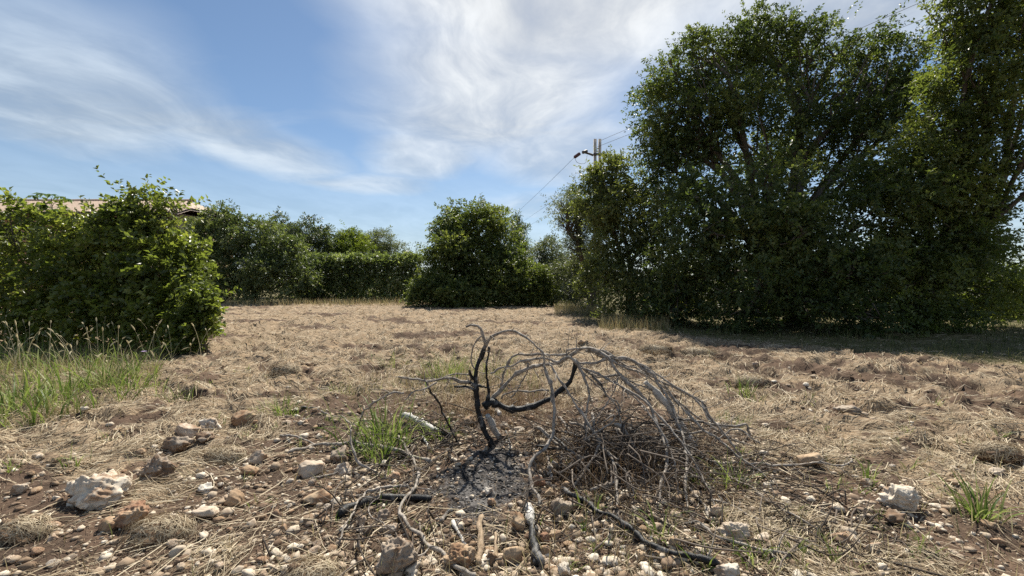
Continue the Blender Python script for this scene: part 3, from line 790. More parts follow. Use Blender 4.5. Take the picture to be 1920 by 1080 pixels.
def shoot():
    rg = np.random.default_rng(111)
    base = np.array([*at(98, 600, 10.8)[:2], 0.0]); base[2] = float(HZ(base)) - 0.05
    root = empty('tall_shoot', base, 'thin shoot with pale drooping broad leaves rising in front of the house roof', 'plant')
    top = at(96, 372, 10.8)
    MB().add(*tube(limb_path(rg, base, top, 12, 0.04), np.linspace(0.03, 0.008, 12), 6)).build('stem', M['bark'], root, base, True)
    for px, py in ((62, 366), (78, 362), (97, 364), (112, 368), (126, 372), (80, 384), (118, 386), (98, 392)):
        tip = at(px, py, 10.8 + rg.normal(0, 0.15)); m = MB()
        m.add(*tube(limb_path(rg, top + np.array([0, 0, -0.25]), tip, 5, 0.1, 0.1), 0.004, 4))
        a = rg.uniform(0, 6.3) + np.arange(9) * 0.7
        ax = unit(np.stack([np.cos(a), np.sin(a), np.full(9, -0.45)], 1) + rg.normal(0, 0.15, (9, 3)))
        m.add(*leaves(np.repeat(tip[None], 9, 0), ax, unit(np.array([[0, 0, 1.0]]) + 0.4 * ax), rg.uniform(0.14, 0.2, 9), rg.uniform(0.03, 0.042, 9)))
        m.build('leaf_whorl', M['palmate'], root, base)


shoot()


# ------------------------------------------------------------------ house, shed, pole and wires
def house():
    wall_l = plain_mat('ochre_wall', (0.34, 0.185, 0.10), 0.9, 0.12, 2); wall_r = plain_mat('beige_wall', (0.46, 0.34, 0.22), 0.9, 0.1, 2)
    roof_m = plain_mat('clay_tiles', (0.41, 0.305, 0.23), 0.85, 0.22, 7); wood = plain_mat('brown_wood', (0.12, 0.055, 0.035), 0.7, 0.2, 12)
    zinc = plain_mat('pale_pipe', (0.42, 0.38, 0.35), 0.5, 0.1, 8); glass = plain_mat('dark_glass', (0.03, 0.035, 0.04), 0.1, 0.1, 3)
    d = 34.0
    xr = at(330, 420, d)[0]; xl = at(-330, 420, d)[0]; eave = at(200, 396, d)[2]; ridge = at(200, 377, d + 3.4)[2]
    base = np.array([(xl + xr) / 2, d, 0.0]); base[2] = -0.1
    root = empty('house', base, 'ochre two storey house with a clay tiled roof behind the left shrubs', 'house')
    xm = at(272, 420, d)[0]
    m = MB(); m.box(((xl + xm) / 2, d + 3.6, eave / 2 - 0.1), (xm - xl, 6.6, eave + 0.0)); m.build('wall', wall_l, root, base)['label'] = 'ochre plaster wall'
    m = MB(); m.box(((xm + xr) / 2, d + 3.45, eave / 2 - 0.1), (xr - xm, 6.9, eave + 0.0)); m.build('wall', wall_r, root, base)['label'] = 'beige plaster wall at the corner'
    # tiled roof slopes: corrugated rows of tiles
    ov = 0.55; nx = 150; nyy = 12
    X = np.linspace(xl - ov, xr + ov, nx * 2); T = np.linspace(0, 1, nyy * 2)
    for sgn in (1, -1):
        XX, TT_ = np.meshgrid(X, T)
        y0, y1 = (d - ov, d + 3.4) if sgn > 0 else (d + 6.8 + ov, d + 3.4)
        hip = np.clip((xr + ov - XX) / 2.2, 0, 1)
        ZZ = eave - 0.12 + (ridge - eave + 0.12) * np.minimum(TT_, 0.35 + hip * 0.65) + 0.045 * np.where(np.arange(nx * 2) % 2 == 0, 1, -1)[None] + 0.03 * (np.arange(nyy * 2) % 2)[:, None]
        YY = y0 + (y1 - y0) * TT_
        V = np.stack([XX, YY, ZZ], -1).reshape(-1, 3); V2 = V - np.array([0, 0, 0.18])
        ii = np.arange(nyy * 2 - 1)[:, None] * nx * 2 + np.arange(nx * 2 - 1)[None]
        Qd = np.stack([ii, ii + 1, ii + 1 + nx * 2, ii + nx * 2], -1).reshape(-1, 4)
        MB().add(V, Qd).add(V2, Qd[:, ::-1]).build('roof', roof_m, root, base)
    MB().add(*tube(np.stack([np.linspace(xl - ov, xr - 1.2, 40), np.full(40, d + 3.4), np.full(40, ridge + 0.04)], 1), 0.12 + 0.02 * (np.arange(40) % 2), 8)).build('ridge_cap', roof_m, root, base)
    MB().box(((xl + xr) / 2, d - 0.42, eave - 0.34), (xr - xl + 1.0, 0.14, 0.16)).build('gutter', wood, root, base)
    MB().box(((xl + xm) / 2, d + 0.05, eave - 0.55), (xm - xl, 0.45, 0.22)).build('eave_board', wood, root, base)
    pipx = at(316, 420, d)[0]
    MB().add(*tube(np.array([[pipx, d - 0.12, eave - 0.35], [pipx, d - 0.1, eave - 1.2], [pipx, d - 0.1, 0.0]]), 0.07, 10)).build('downpipe', zinc, root, base, True)
    for px in (242, 60, -140):
        cx = at(px, 420, d)[0]
        zt = eave - 1.0 - 0.75
        f = MB().box((cx, d + 0.28, zt), (1.3, 0.08, 1.6)).build('window', wood, root, base)
        for s in (-1, 1):
            mm = MB().box((cx + s * 0.3, d + 0.225, zt), (0.5, 0.03, 1.4))
            mm.build('pane', glass, f, base)


house()


def shed():
    d = 33.0; a, b = at(1018, 530, d), at(1085, 530, d); top = at(1050, 516, d)[2]
    sheet = plain_mat('grey_sheet_metal', (0.20, 0.215, 0.225), 0.6, 0.15, 4)
    base = np.array([(a[0] + b[0]) / 2, d, 0.0])
    root = empty('shed', base, 'low grey sheet metal shed in the gap behind the olive bush', 'shed')
    n = 5; wdt = (b[0] - a[0]) / n
    for k in range(n):
        MB().box((a[0] + wdt * (k + 0.5), d + 1.0, top / 2), (wdt - 0.03, 2.0, top)).build('wall_panel', sheet, root, base)
    MB().box((base[0], d + 1.0, top + 0.05), (b[0] - a[0] + 0.3, 2.4, 0.09)).build('roof', sheet, root, base)


shed()


def poles():
    conc = plain_mat('pole_concrete', (0.40, 0.36, 0.32), 0.9, 0.12, 5); steel = plain_mat('rusty_steel', (0.10, 0.085, 0.08), 0.6, 0.2, 9)
    ins = plain_mat('brown_insulator', (0.10, 0.03, 0.025), 0.35, 0.1, 9); wire_m = plain_mat('wire_metal', (0.10, 0.105, 0.11), 0.8, 0.1, 3)
    d = 28.0; k = d / RES_F
    c = at(1120, 300, d); zt = at(1120, 261, d)[2]; zj = at(1120, 290, d)[2]; z2 = at(1120, 311, d)[2]
    base = np.array([c[0], d, -0.1])
    root = empty('utility_pole', base, 'concrete utility pole with twin tops rising behind the yellowish tree', 'utility pole')
    for s in (-1, 1):
        MB().box((c[0] + s * 4.4 * k, d, zt / 2), (5.0 * k, 0.16, zt)).build('post', conc, root, base)
    for q in range(7):
        MB().box((c[0], d, z2 - 0.4 - q * 1.2), (3.6 * k, 0.12, 0.5)).build('web', conc, root, base)
    MB().box((c[0], d - 0.10, zj), (15.5 * k, 0.04, 4.5 * k)).build('clamp', steel, root, base)
    MB().box((c[0], d - 0.10, z2), (15.5 * k, 0.04, 4.0 * k)).build('clamp', steel, root, base)
    p = np.array([at(1112, 291, d - 0.1), at(1104, 288, d - 0.2), at(1092, 285, d - 0.3)])
    MB().add(*tube(spline(p, 8), np.linspace(0.075, 0.055, 8), 6)).add(*tube(np.array([at(1092, 286, d - .3), at(1101, 283, d - .25)]), 0.10, 6)).build('crossarm', steel, root, base)
    a = at(1087, 288, d - 0.4); b = at(1077, 295, d - 0.6)
    t = np.linspace(0, 1, 19)
    io = MB().add(*tube(a + (b - a) * t[:, None], 0.075 + 0.035 * (np.arange(19) % 3 == 1), 8)).build('insulator', ins, root, base)
    MB().add(*tube(spline(np.array([b, at(1083, 305, d - .5), at(1097, 306, d - .3), at(1101, 291, d - .25)]), 14), 0.012, 4)).build('jumper', wire_m, root, base)
    far = root.copy(); far.location = (-1.9, 66, 0); far['label'] = 'second concrete utility pole far beyond the round tree'
    root['group'] = far['group'] = 'utility poles of the line'
    COL.objects.link(far)
    for ch in list(root.children):
        cc = ch.copy(); cc.parent = far; COL.objects.link(cc)
    def wire(lbl, pts, sag):
        p = [np.asarray(q, float) for q in pts]
        n = 40; t = np.linspace(0, 1, n)
        P = p[0] + (p[-1] - p[0]) * t[:, None]; P[:, 2] -= sag * 4 * t * (1 - t)
        o = MB().add(*tube(P, 0.011, 4)).build('wire', wire_m, None, P[0]); tag(o, lbl, 'wire', 'wires of the power line')
    e = np.array([-1.9, 66, zt - 1.0])
    wire('highest overhead wire running left from the pole to the round tree', [b, e], 0.2)
    wire('middle overhead wire sloping down to the round tree', [at(1112, 322, d), e + np.array([0.6, 0, -0.9])], 0.2)
    wire('lowest overhead wire between the round tree and the bare tree', [at(1112, 352, d), e + np.array([0.9, 0, -1.5])], 0.2)
    r1, r2 = at(1745, 30, 21.0), at(1690, 20, 20.0)
    wire('overhead wire from the pole to the top of the carob trees', [at(1118, 276, d), at(1118, 276, d) + (r1 - at(1118, 276, d)) * 3.0], 0.0)
    wire('upper overhead wire crossing the blue sky above the carob trees', [at(1125, 264, d), at(1125, 264, d) + (r2 - at(1125, 264, d)) * 3.0], 0.0)


poles()


# ------------------------------------------------------------------ the burnt sapling and the heap of branches
def resolve(pts, d=None, lift=0.0):
    """image points -> 3-D; d: None = lying on the ground, else list of distances ('g' = ground there)"""
    p = np.asarray([q[:2] for q in pts], float)
    G = ground(p[:, 0], p[:, 1])
    if d is None:
        o = G.copy(); o[:, 2] += lift; return o
    L = np.concatenate([[0], np.cumsum(np.linalg.norm(np.diff(p, axis=0), axis=1))]); L /= L[-1]
    ks = np.linspace(0, 1, len(d)); ds = [G[int(round(k * (len(p) - 1))), 1] if v == 'g' else v for k, v in zip(ks, d)]
    return at(p[:, 0], p[:, 1], np.interp(L, ks, ds))


def branch_mesh(P3, w0, w1, seed, n=None, k=8, char=None, rough=0.07):
    L = np.linalg.norm(np.diff(P3, axis=0), axis=1).sum(); n = n or int(np.clip(L / 0.03, 8, 60))
    P = spline(P3, n); rg = np.random.default_rng(seed)
    kn = np.zeros((n, 3)); q = np.arange(0, n, 3); kn[q] = rg.normal(0, 1, (len(q), 3))
    for ax_ in range(3):
        kn[:, ax_] = np.interp(np.arange(n), q, kn[q, ax_])
    P[1:-1] += kn[1:-1] * min(0.0075, L * 0.02) + rg.normal(0, 0.002, (n - 2, 3))
    dist = P[:, 1]
    rad = 0.47 * np.linspace(w0, w1, n) * dist / RES_F
    rad *= 1 + 0.18 * np.convolve(rg.normal(size=n + 2), np.ones(3) / 2, 'valid').clip(-1.4, 1.8)
    kk_ = rg.random(n) < 0.10; rad[kk_] *= rg.uniform(1.2, 1.55, kk_.sum())
    V, F = tube(P, rad, k, rough, seed)
    ch = np.zeros(n) if char is None else np.interp(np.linspace(0, 1, n), np.linspace(0, 1, len(char)), char)
    return V, F, np.concatenate([np.repeat(ch, k), ch[[0, -1]]]), P, rad


def side_twigs(P, rad, n, seed, lo=0.04, hi=0.16, down=0.0):
    rg = np.random.default_rng(seed + 999); m = MB()
    for _ in range(n):
        i = rg.integers(1, len(P) - 1); T = unit(P[i + 1 if i + 1 < len(P) else i] - P[i - 1])
        d = unit(np.cross(T, rg.normal(size=3)) + 0.7 * T + np.array([0, 0, -down])); L = rg.uniform(lo, hi)
        q = np.array([P[i], P[i] + d * L * 0.5 + rg.normal(0, 0.012, 3), P[i] + d * L + rg.normal(0, 0.025, 3)])
        q[:, 2] = np.maximum(q[:, 2], HZ(q) + 0.004)
        m.add(*tube(spline(q, 6), np.linspace(min(rad[i] * 0.5, 0.005), 0.0018, 6), 4), a=0.1)
    return m


SEED = [1000]


def part_branch(root, base, pts, d, w0, w1, char=None, mat='branch', name='branch', twigs=0, parent=None, down=0.0, tl=(0.04, 0.16)):
    SEED[0] += 1
    V, F, ch, P, rad = branch_mesh(resolve(pts, d, 0.5 * w0 * 4 / RES_F * 0.6), w0, w1, SEED[0], char=char)
    o = MB().add(V, F, ch).build(name, M[mat], root, base, True, 'char')
    if twigs:
        side_twigs(P, rad, twigs, SEED[0], *tl, down).build('twig', M['branch'], root, base, True, 'char')['kind'] = 'stuff'
    return o, P


def stick(name, label, cat, pts, d=None, w0=5, w1=3, char=None, mat='branch', group=None, twigs=0, lift=None, forks=(), k=8):
    SEED[0] += 1
    lift = lift if lift is not None else 0.35 * w0 * 3.5 / RES_F
    V, F, ch, P, rad = branch_mesh(resolve(pts, d, lift), w0, w1, SEED[0], char=char, k=k)
    base = P[0]
    o = MB().add(V, F, ch).build(name, M[mat], None, base, True, 'char'); tag(o, label, cat, group)
    kids = [(f, w0 * 0.5, w1 * 0.6) for f in forks]
    for f, a, b in kids:
        SEED[0] += 1
        V, F, ch, _, _ = branch_mesh(resolve(f, d if d is None or len(d) < 2 else [d[-1], d[-1]], lift), a, b, SEED[0], char=[0.1, 0.1])
        MB().add(V, F, ch).build('fork', M[mat], o, base, True, 'char')
    if twigs:
        side_twigs(P, rad, twigs, SEED[0]).build('twig', M['branch'], o, base, True, 'char')['kind'] = 'stuff'
    return o


DS = 3.95
b0 = ground(np.array([923.]), np.array([837.]))[0]
sap = empty('burnt_sapling', b0, 'charred leaning sapling with a forked top standing at the edge of the ash', 'burnt sapling')
part_branch(sap, b0, [(925, 840), (914, 820), (907, 806), (899, 785), (894, 756), (892, 736), (893, 704), (897, 681), (905, 663), (911, 647)], [b0[1], DS], 12, 8, [1, 1, .95, .9, .8, .5], name='trunk', twigs=6)
part_branch(sap, b0, [(911, 648), (906, 632), (902, 619), (894, 612), (884, 611), (874, 613)], [DS, DS - .05], 8, 4, [0.3, 0.15, 0.1])
part_branch(sap, b0, [(912, 648), (917, 640), (923, 632), (939, 623), (959, 620), (980, 628), (999, 640), (1014, 656), (1021, 674), (1026, 700)], [DS, DS - .2], 7, 3, [0.35, 0.1, 0.1], twigs=14)
part_branch(sap, b0, [(912, 640), (905, 632), (897, 637), (887, 653), (885, 668), (886, 684), (892, 697)], [DS, DS + .1], 3.5, 2.2, [0.3, 0.2])
part_branch(sap, b0, [(912, 757), (917, 736), (914, 710), (913, 684), (915, 665), (916, 650)], [DS + .05, DS], 7, 4, [1, .8, .5], twigs=5)
part_branch(sap, b0, [(893, 728), (887, 712), (880, 694)], [DS, DS - .05], 6, 5, [1, 1], name='stub')
part_branch(sap, b0, [(893, 725), (882, 718), (871, 715), (853, 711), (837, 712), (819, 714), (793, 712), (767, 709), (747, 706)], [DS, DS - .35], 8, 3.5, [.75, .15, .1, .1], twigs=16)
part_branch(sap, b0, [(884, 712), (879, 704), (858, 701), (840, 704), (824, 710)], [DS, DS - .2], 4, 2.5, [.4, .1])
part_branch(sap, b0, [(893, 738), (885, 730), (876, 726), (866, 725), (852, 725)], [DS, DS - .15], 6, 4, [.9, .7])
part_branch(sap, b0, [(819, 717), (800, 727), (775, 733), (766, 741), (760, 750)], [DS - .25, DS - .4], 3.5, 2, [.1, .1], twigs=4)
part_branch(sap, b0, [(800, 716), (806, 735), (818, 752), (830, 768), (840, 790), (848, 812), (856, 828)], [DS - .25, 'g'], 5, 3.5, [.5, .8, .8], twigs=5)
part_branch(sap, b0, [(893, 722), (910, 726), (917, 730)], [DS, DS + .02], 5, 4, [1, 1], name='stub')

h0 = ground(np.array([920.]), np.array([790.]))[0]
heap = empty('arching_branch', h0, 'big dead grey branch arching rightward from the sapling with twigs drooping to the ground', 'dead branch')
A = lambda pts, d, w0, w1, char=None, tw=0, down=0.25, tl=(0.05, 0.22): part_branch(heap, h0, pts, d, w0, w1, char or [0.12, 0.12], twigs=tw, down=down, tl=tl)
part_branch(heap, h0, [(909, 762), (915, 755), (925, 757), (939, 761), (964, 766), (986, 763), (1012, 755), (1038, 742), (1058, 728), (1071, 710), (1078, 687), (1077, 674)], [4.0, 4.05], 15, 8, [1, .85, .7, .9, 1, .9], name='limb', twigs=5)
A([(914, 762), (920, 750), (936, 733), (959, 710), (986, 693), (1020, 682), (1048, 679), (1064, 669), (1082, 658), (1100, 654), (1121, 661), (1141, 673), (1157, 695), (1175, 716), (1196, 734), (1217, 757), (1230, 781), (1237, 804), (1245, 833), (1248, 866), (1245, 890), (1237, 931), (1229, 958)], [4.05, 3.9, 3.6, 'g'], 7.5, 6, tw=26)
A([(1121, 661), (1141, 673), (1165, 669), (1186, 678), (1209, 693), (1227, 708), (1240, 726), (1250, 742), (1261, 763), (1269, 786), (1276, 809), (1284, 835), (1289, 866), (1286, 905), (1283, 960)], [3.9, 3.6, 'g'], 7, 5, tw=24)
A([(1064, 668), (1078, 678), (1092, 698), (1101, 721), (1103, 744), (1100, 773), (1097, 800), (1099, 830)], [3.85, 3.6], 6, 4.5, tw=10)
A([(1000, 686), (1017, 686), (1030, 708), (1036, 731), (1039, 763), (1038, 796), (1035, 817), (1022, 838), (1003, 856), (995, 882), (997, 911), (1007, 932), (1010, 953)], [3.8, 3.5, 'g'], 5.5, 7, [.1, .1, .1, .1, .5], tw=10)
A([(1030, 683), (1040, 697), (1048, 713), (1069, 739), (1087, 765), (1105, 799), (1126, 827), (1149, 858), (1157, 895), (1157, 944), (1156, 986), (1146, 1007)], [3.75, 3.4, 'g'], 4.5, 6, tw=14)
A([(1078, 675), (1084, 680), (1100, 682), (1116, 681), (1136, 673), (1148, 668)], [3.85, 3.8], 6, 5, tw=4)
A([(920, 700), (940, 690), (960, 683), (986, 674), (1012, 671), (1030, 672), (1050, 678), (1064, 668)], [4.0, 3.9], 3.5, 5, tw=6)
A([(939, 722), (948, 690), (962, 668), (980, 664), (999, 664), (1030, 666), (1058, 665), (1068, 660)], [4.05, 3.9], 4, 4.5, tw=6)
A([(1084, 683), (1100, 697), (1121, 706), (1140, 703), (1157, 703), (1178, 713), (1206, 724), (1222, 731)], [3.9, 3.75], 5, 4, tw=10)
A([(1141, 673), (1160, 681), (1193, 695), (1219, 706), (1245, 718), (1271, 731), (1297, 744), (1318, 756), (1331, 781), (1341, 794)], [3.8, 3.7], 5, 3.5, [.15, .5], tw=14)
A([(1066, 670), (1062, 660), (1075, 655), (1095, 652), (1120, 655), (1141, 665), (1160, 676)], [3.9, 3.8], 4, 4, tw=3)
A([(1110, 700), (1128, 722), (1140, 742), (1158, 757), (1160, 775)], [3.85, 3.7], 6, 3, [.5, .3], tw=6)
A([(1092, 697), (1112, 715), (1134, 735), (1152, 757), (1165, 790), (1170, 820)], [3.85, 3.6], 3, 2.2, tw=6)
A([(1245, 720), (1260, 745), (1281, 770), (1305, 788), (1336, 817), (1367, 840), (1390, 861), (1420, 882), (1450, 910)], [3.8, 'g'], 4.5, 4, tw=12)
A([(1160, 700), (1150, 730), (1125, 770), (1110, 790), (1100, 805)], [3.75, 3.55], 2.5, 2, tw=3)
A([(1098, 658), (1150, 668), (1205, 685), (1250, 715), (1292, 742), (1330, 780), (1362, 815), (1388, 850), (1400, 880)], [3.9, 'g'], 4.5, 3.5, tw=14)
A([(1090, 690), (1135, 708), (1180, 732), (1222, 768), (1260, 805), (1295, 855), (1322, 905), (1345, 955)], [3.85, 'g'], 4, 3.5, tw=12)
A([(1120, 698), (1168, 728), (1210, 765), (1240, 810), (1262, 860), (1270, 930)], [3.8, 'g'], 3.5, 3, tw=10)
A([(1141, 674), (1190, 690), (1245, 728), (1300, 778), (1352, 812), (1410, 838), (1470, 850)], [3.85, 'g'], 4, 3, tw=12)
A([(958, 745), (975, 725), (985, 700), (990, 680)], [4.1, 3.95], 3, 2.4, tw=3)
A([(940, 748), (960, 735), (990, 733), (1030, 733)], [4.15, 4.1], 3.5, 3, tw=3)

G_ST = 'loose sticks around the branch heap'
stick('dead_branch', 'thick bleached white branch stump leaning at the right of the heap', 'dead branch', [(1210, 716), (1230, 737), (1248, 755), (1263, 776), (1276, 796), (1289, 820), (1300, 842)], [3.75, 'g'], 10, 22, [.0, .0, .0, .0], 'white_wood', G_ST, 8, k=10)
stick('log', 'half burnt log with a white ash top beside the green grass clump', 'log', [(757, 790), (775, 797), (793, 806), (815, 816), (843, 829)], None, 14, 10, [.5, .05, .05, .3, 1], 'white_wood', G_ST, 0, 0.06, k=10)
stick('stick', 'thin pale stick lying below the half burnt log', 'stick', [(788, 817), (797, 828), (806, 842)], None, 6, 4, [.1, .1], 'white_wood', G_ST)
stick('log', 'ashy grey log leaning on the foot of the sapling', 'log', [(914, 778), (922, 795), (930, 811), (938, 824)], [3.95, 'g'], 11, 11, [.35, .2, .55], 'white_wood', G_ST, k=10)
stick('stick', 'short pale stick behind the sapling foot', 'stick', [(917, 757), (927, 766), (937, 779)], None, 9, 8, [.1, .3], 'white_wood', G_ST)
stick('stick', 'thin dark stick curving out of the small green patch left of the heap', 'stick', [(566, 766), (580, 764), (592, 767), (606, 774), (624, 781), (648, 785)], None, 5, 3, [.5, .4], group=G_ST, forks=[[(646, 785), (654, 795), (659, 803)]])
stick('stick', 'arched thin grey stick bending over the green grass clump', 'stick', [(757, 736), (736, 737), (716, 746), (697, 759), (682, 774), (671, 795), (666, 816)], [3.7, 3.75, 'g'], 4.5, 3.5, group=G_ST, twigs=6)
stick('stick', 'long brown stick lying across the stones in front of the green clump', 'stick', [(540, 858), (560, 852), (594, 843), (625, 840), (664, 839), (706, 845), (742, 851), (768, 862), (808, 875)], None, 6, 7, group=G_ST, twigs=5, lift=0.04, forks=[[(594, 842), (575, 834), (548, 826), (526, 824)]])
stick('stick', 'straight thin stick right behind the rounded pale stone', 'stick', [(585, 899), (625, 890), (664, 881), (700, 876), (735, 873), (768, 872)], None, 5, 4, group=G_ST, twigs=3)
stick('stick', 'wavy pale stick hanging over the long brown stick', 'stick', [(658, 805), (660, 825), (663, 849), (672, 867), (695, 880), (711, 893), (727, 903), (747, 903)], [3.6, 'g'], 4, 3.5, group=G_ST)
stick('stick', 'longest winding pale stick running down to the bottom edge with a forked end', 'stick', [(745, 822), (752, 835), (760, 849), (776, 872), (783, 896), (780, 919), (771, 940), (754, 958), (751, 976), (766, 1000), (787, 1018), (807, 1039), (833, 1054), (862, 1077), (890, 1096)], None, 3.5, 9, [.05, .05, .0, .0], group=G_ST, twigs=9, lift=0.045, forks=[[(807, 1040), (789, 1057), (768, 1062), (742, 1067)]])
stick('log', 'short thick charred log lying left of the ash patch', 'log', [(638, 972), (650, 962), (664, 955), (690, 946), (721, 941), (763, 941), (807, 942)], None, 16, 12, [.85, .6, .85, .6, 1], group=G_ST, k=10)
stick('stick', 'crooked stick lying over the short charred log', 'stick', [(765, 922), (727, 924), (706, 931), (685, 937), (672, 955), (662, 976), (646, 1007), (637, 1028)], None, 4.5, 4, group=G_ST, lift=0.05, forks=[[(714, 930), (708, 953), (693, 968), (695, 981), (714, 994), (724, 1007)]])
stick('stick', 'thin level stick left of the short charred log', 'stick', [(607, 935), (633, 936), (659, 933), (682, 929), (703, 923)], None, 3.5, 3, group=G_ST)
stick('log', 'banded black and white charred log standing out at the bottom centre', 'log', [(989, 958), (994, 970), (998, 984), (1000, 1007), (1004, 1036), (1012, 1066)], None, 14, 22, [.1, .2, .45, .85, .9, .7], 'white_wood', G_ST, lift=0.03, k=12)
stick('wood_splinter', 'tall split brown wood plank at the bottom beside the tan stone', 'wood piece', [(903, 978), (901, 1000), (899, 1030), (897, 1066)], None, 10, 17, mat='split', group=G_ST, lift=0.03, k=5)
stick('wood_splinter', 'narrow split brown wood slat right of the tall split plank', 'wood piece', [(929, 1005), (928, 1035), (929, 1072)], None, 6, 9, mat='split', group=G_ST, lift=0.02, k=5)
stick('stick', 'short burnt stick at the lower left rim of the ash', 'stick', [(848, 960), (838, 970), (827, 982)], None, 9, 8, [.9, .3], group=G_ST, lift=0.02)
stick('stick', 'frayed pale stick between the burnt stick and the split plank', 'stick', [(849, 980), (858, 995), (865, 1010), (873, 1025)], None, 7, 6, [.1, .1], 'white_wood', G_ST, 5)
stick('log', 'long black charred branch lying diagonally at the bottom right of centre', 'log', [(1053, 926), (1075, 941), (1099, 952), (1130, 972), (1156, 985), (1182, 1001), (1203, 1022), (1229, 1041), (1273, 1051), (1312, 1061), (1348, 1074)], None, 8, 13, [.9, .8, .75, .85, .9], group=G_ST, lift=0.04, twigs=4, k=10)
stick('stick', 'thin grey stick leaning from the heap to the stones right of the black branch', 'stick', [(1248, 880), (1266, 893), (1281, 908), (1312, 934), (1326, 952), (1331, 977)], [3.3, 'g'], 4.5, 5, group=G_ST, twigs=4)
stick('stick', 'long brown stick reaching from the heap to the lower right', 'stick', [(1294, 856), (1310, 862), (1328, 869), (1352, 884), (1378, 905), (1417, 929), (1456, 960), (1500, 986), (1540, 1005)], None, 5, 4, group=G_ST, twigs=10, lift=0.04)
stick('stick', 'straight level stick at the right end of the heap with an upturned tip', 'stick', [(1330, 878), (1391, 880), (1443, 882), (1500, 884), (1534, 880), (1579, 884), (1596, 872)], None, 5, 3, group=G_ST, twigs=9, lift=0.05)
stick('stick', 'thin stick lying below the long brown stick on the right', 'stick', [(1326, 947), (1365, 952), (1404, 975), (1443, 996), (1500, 1020), (1560, 1040)], None, 4, 3, group=G_ST, twigs=6, lift=0.03)
stick('stick', 'dark hooked stick among green blades at the bottom right', 'stick', [(1284, 991), (1302, 986), (1320, 999), (1341, 1014), (1378, 1027), (1404, 1035), (1443, 1046), (1482, 1053)], None, 5, 7, [.6, .3, .2], group=G_ST, twigs=5, lift=0.03)
stick('stick', 'short pale stick propped across the drooping twig at the heap front', 'stick', [(1107, 919), (1130, 910), (1153, 903)], [2.95, 2.98], 5, 4.5, group=G_ST)
stick('stick', 'dark crooked stick sticking out of the right side of the heap with a bent tip', 'stick', [(1250, 792), (1276, 790), (1302, 790), (1344, 796), (1385, 798), (1402, 800), (1406, 814)], [3.7, 3.75], 5, 4, [.6, .3], group=G_ST, twigs=8)
stick('stick', 'grey stick crossing below the bent tip at the right of the heap', 'stick', [(1262, 806), (1297, 812), (1325, 808), (1349, 818), (1375, 806), (1398, 812), (1425, 830)], [3.6, 3.55], 4, 3, group=G_ST, twigs=6)
stick('stick', 'hooked grey stick curling in the middle of the heap', 'stick', [(1095, 826), (1121, 809), (1139, 799), (1152, 788), (1154, 779), (1146, 780), (1132, 790)], [3.4, 3.45], 4, 3, group=G_ST)
stick('stick', 'curved thick grey stick bending down in the middle of the heap', 'stick', [(1152, 795), (1162, 799), (1175, 812), (1186, 830), (1191, 861), (1190, 880)], [3.5, 3.35], 6, 6, group=G_ST)
stick('stick', 'black stick lying deep under the front of the heap', 'stick', [(1046, 900), (1070, 886), (1090, 872), (1112, 850), (1125, 830)], None, 8, 6, [.9, .7], group=G_ST, lift=0.05)
stick('stick', 'dark stick rising from the stones at the front left of the heap', 'stick', [(1075, 915), (1095, 890), (1110, 862), (1125, 830)], [3.1, 3.35], 6, 5, [.5, .3], group=G_ST)
stick('stick', 'short thick grey peg standing by the stones at the left front of the heap', 'stick', [(1033, 908), (1031, 885), (1028, 864)], None, 8, 7, [.2, .3], group=G_ST, lift=0.03)
stick('stick', 'banded grey twig curving down at the far right of the heap', 'stick', [(1316, 752), (1322, 768), (1330, 785), (1344, 797), (1362, 800)], [3.9, 3.85], 5, 6, [.1, .4, .1], 'white_wood', G_ST)


rg_h = np.random.default_rng(333)
for q in range(34):                                        # short broken boughs lying criss-cross inside the heap
    c = np.array([rg_h.normal(0.95, 0.36), rg_h.normal(3.62, 0.26)]); a = rg_h.normal(-0.6, 0.8); L = rg_h.uniform(0.25, 0.75)
    z = float(height(*c)) + 0.02 + abs(rg_h.normal(0, 0.13)) * math.exp(-((c[0] - 0.9) / 0.7) ** 2)
    dv = np.array([math.cos(a), math.sin(a), rg_h.normal(-0.08, 0.22)]) * L
    p = np.array([[*c, z] - dv / 2, [*c, z] + rg_h.normal(0, 0.03, 3), [*c, z] + dv / 2]); p[:, 2] = np.maximum(p[:, 2], HZ(p) + 0.012)
    ch = [[0.1, 0.1], [0.8, 0.3], [0.9, 0.9], [0.2, 0.5]][q % 4]
    V, F, chv, P, rad = branch_mesh(p, rg_h.uniform(4, 7), rg_h.uniform(2, 4), 1500 + q, char=ch, k=6)
    P[:, 2] = np.maximum(P[:, 2], HZ(P) + 0.008)
    MB().add(V, F, chv).build('bough', M['branch'], heap, h0, True, 'char')


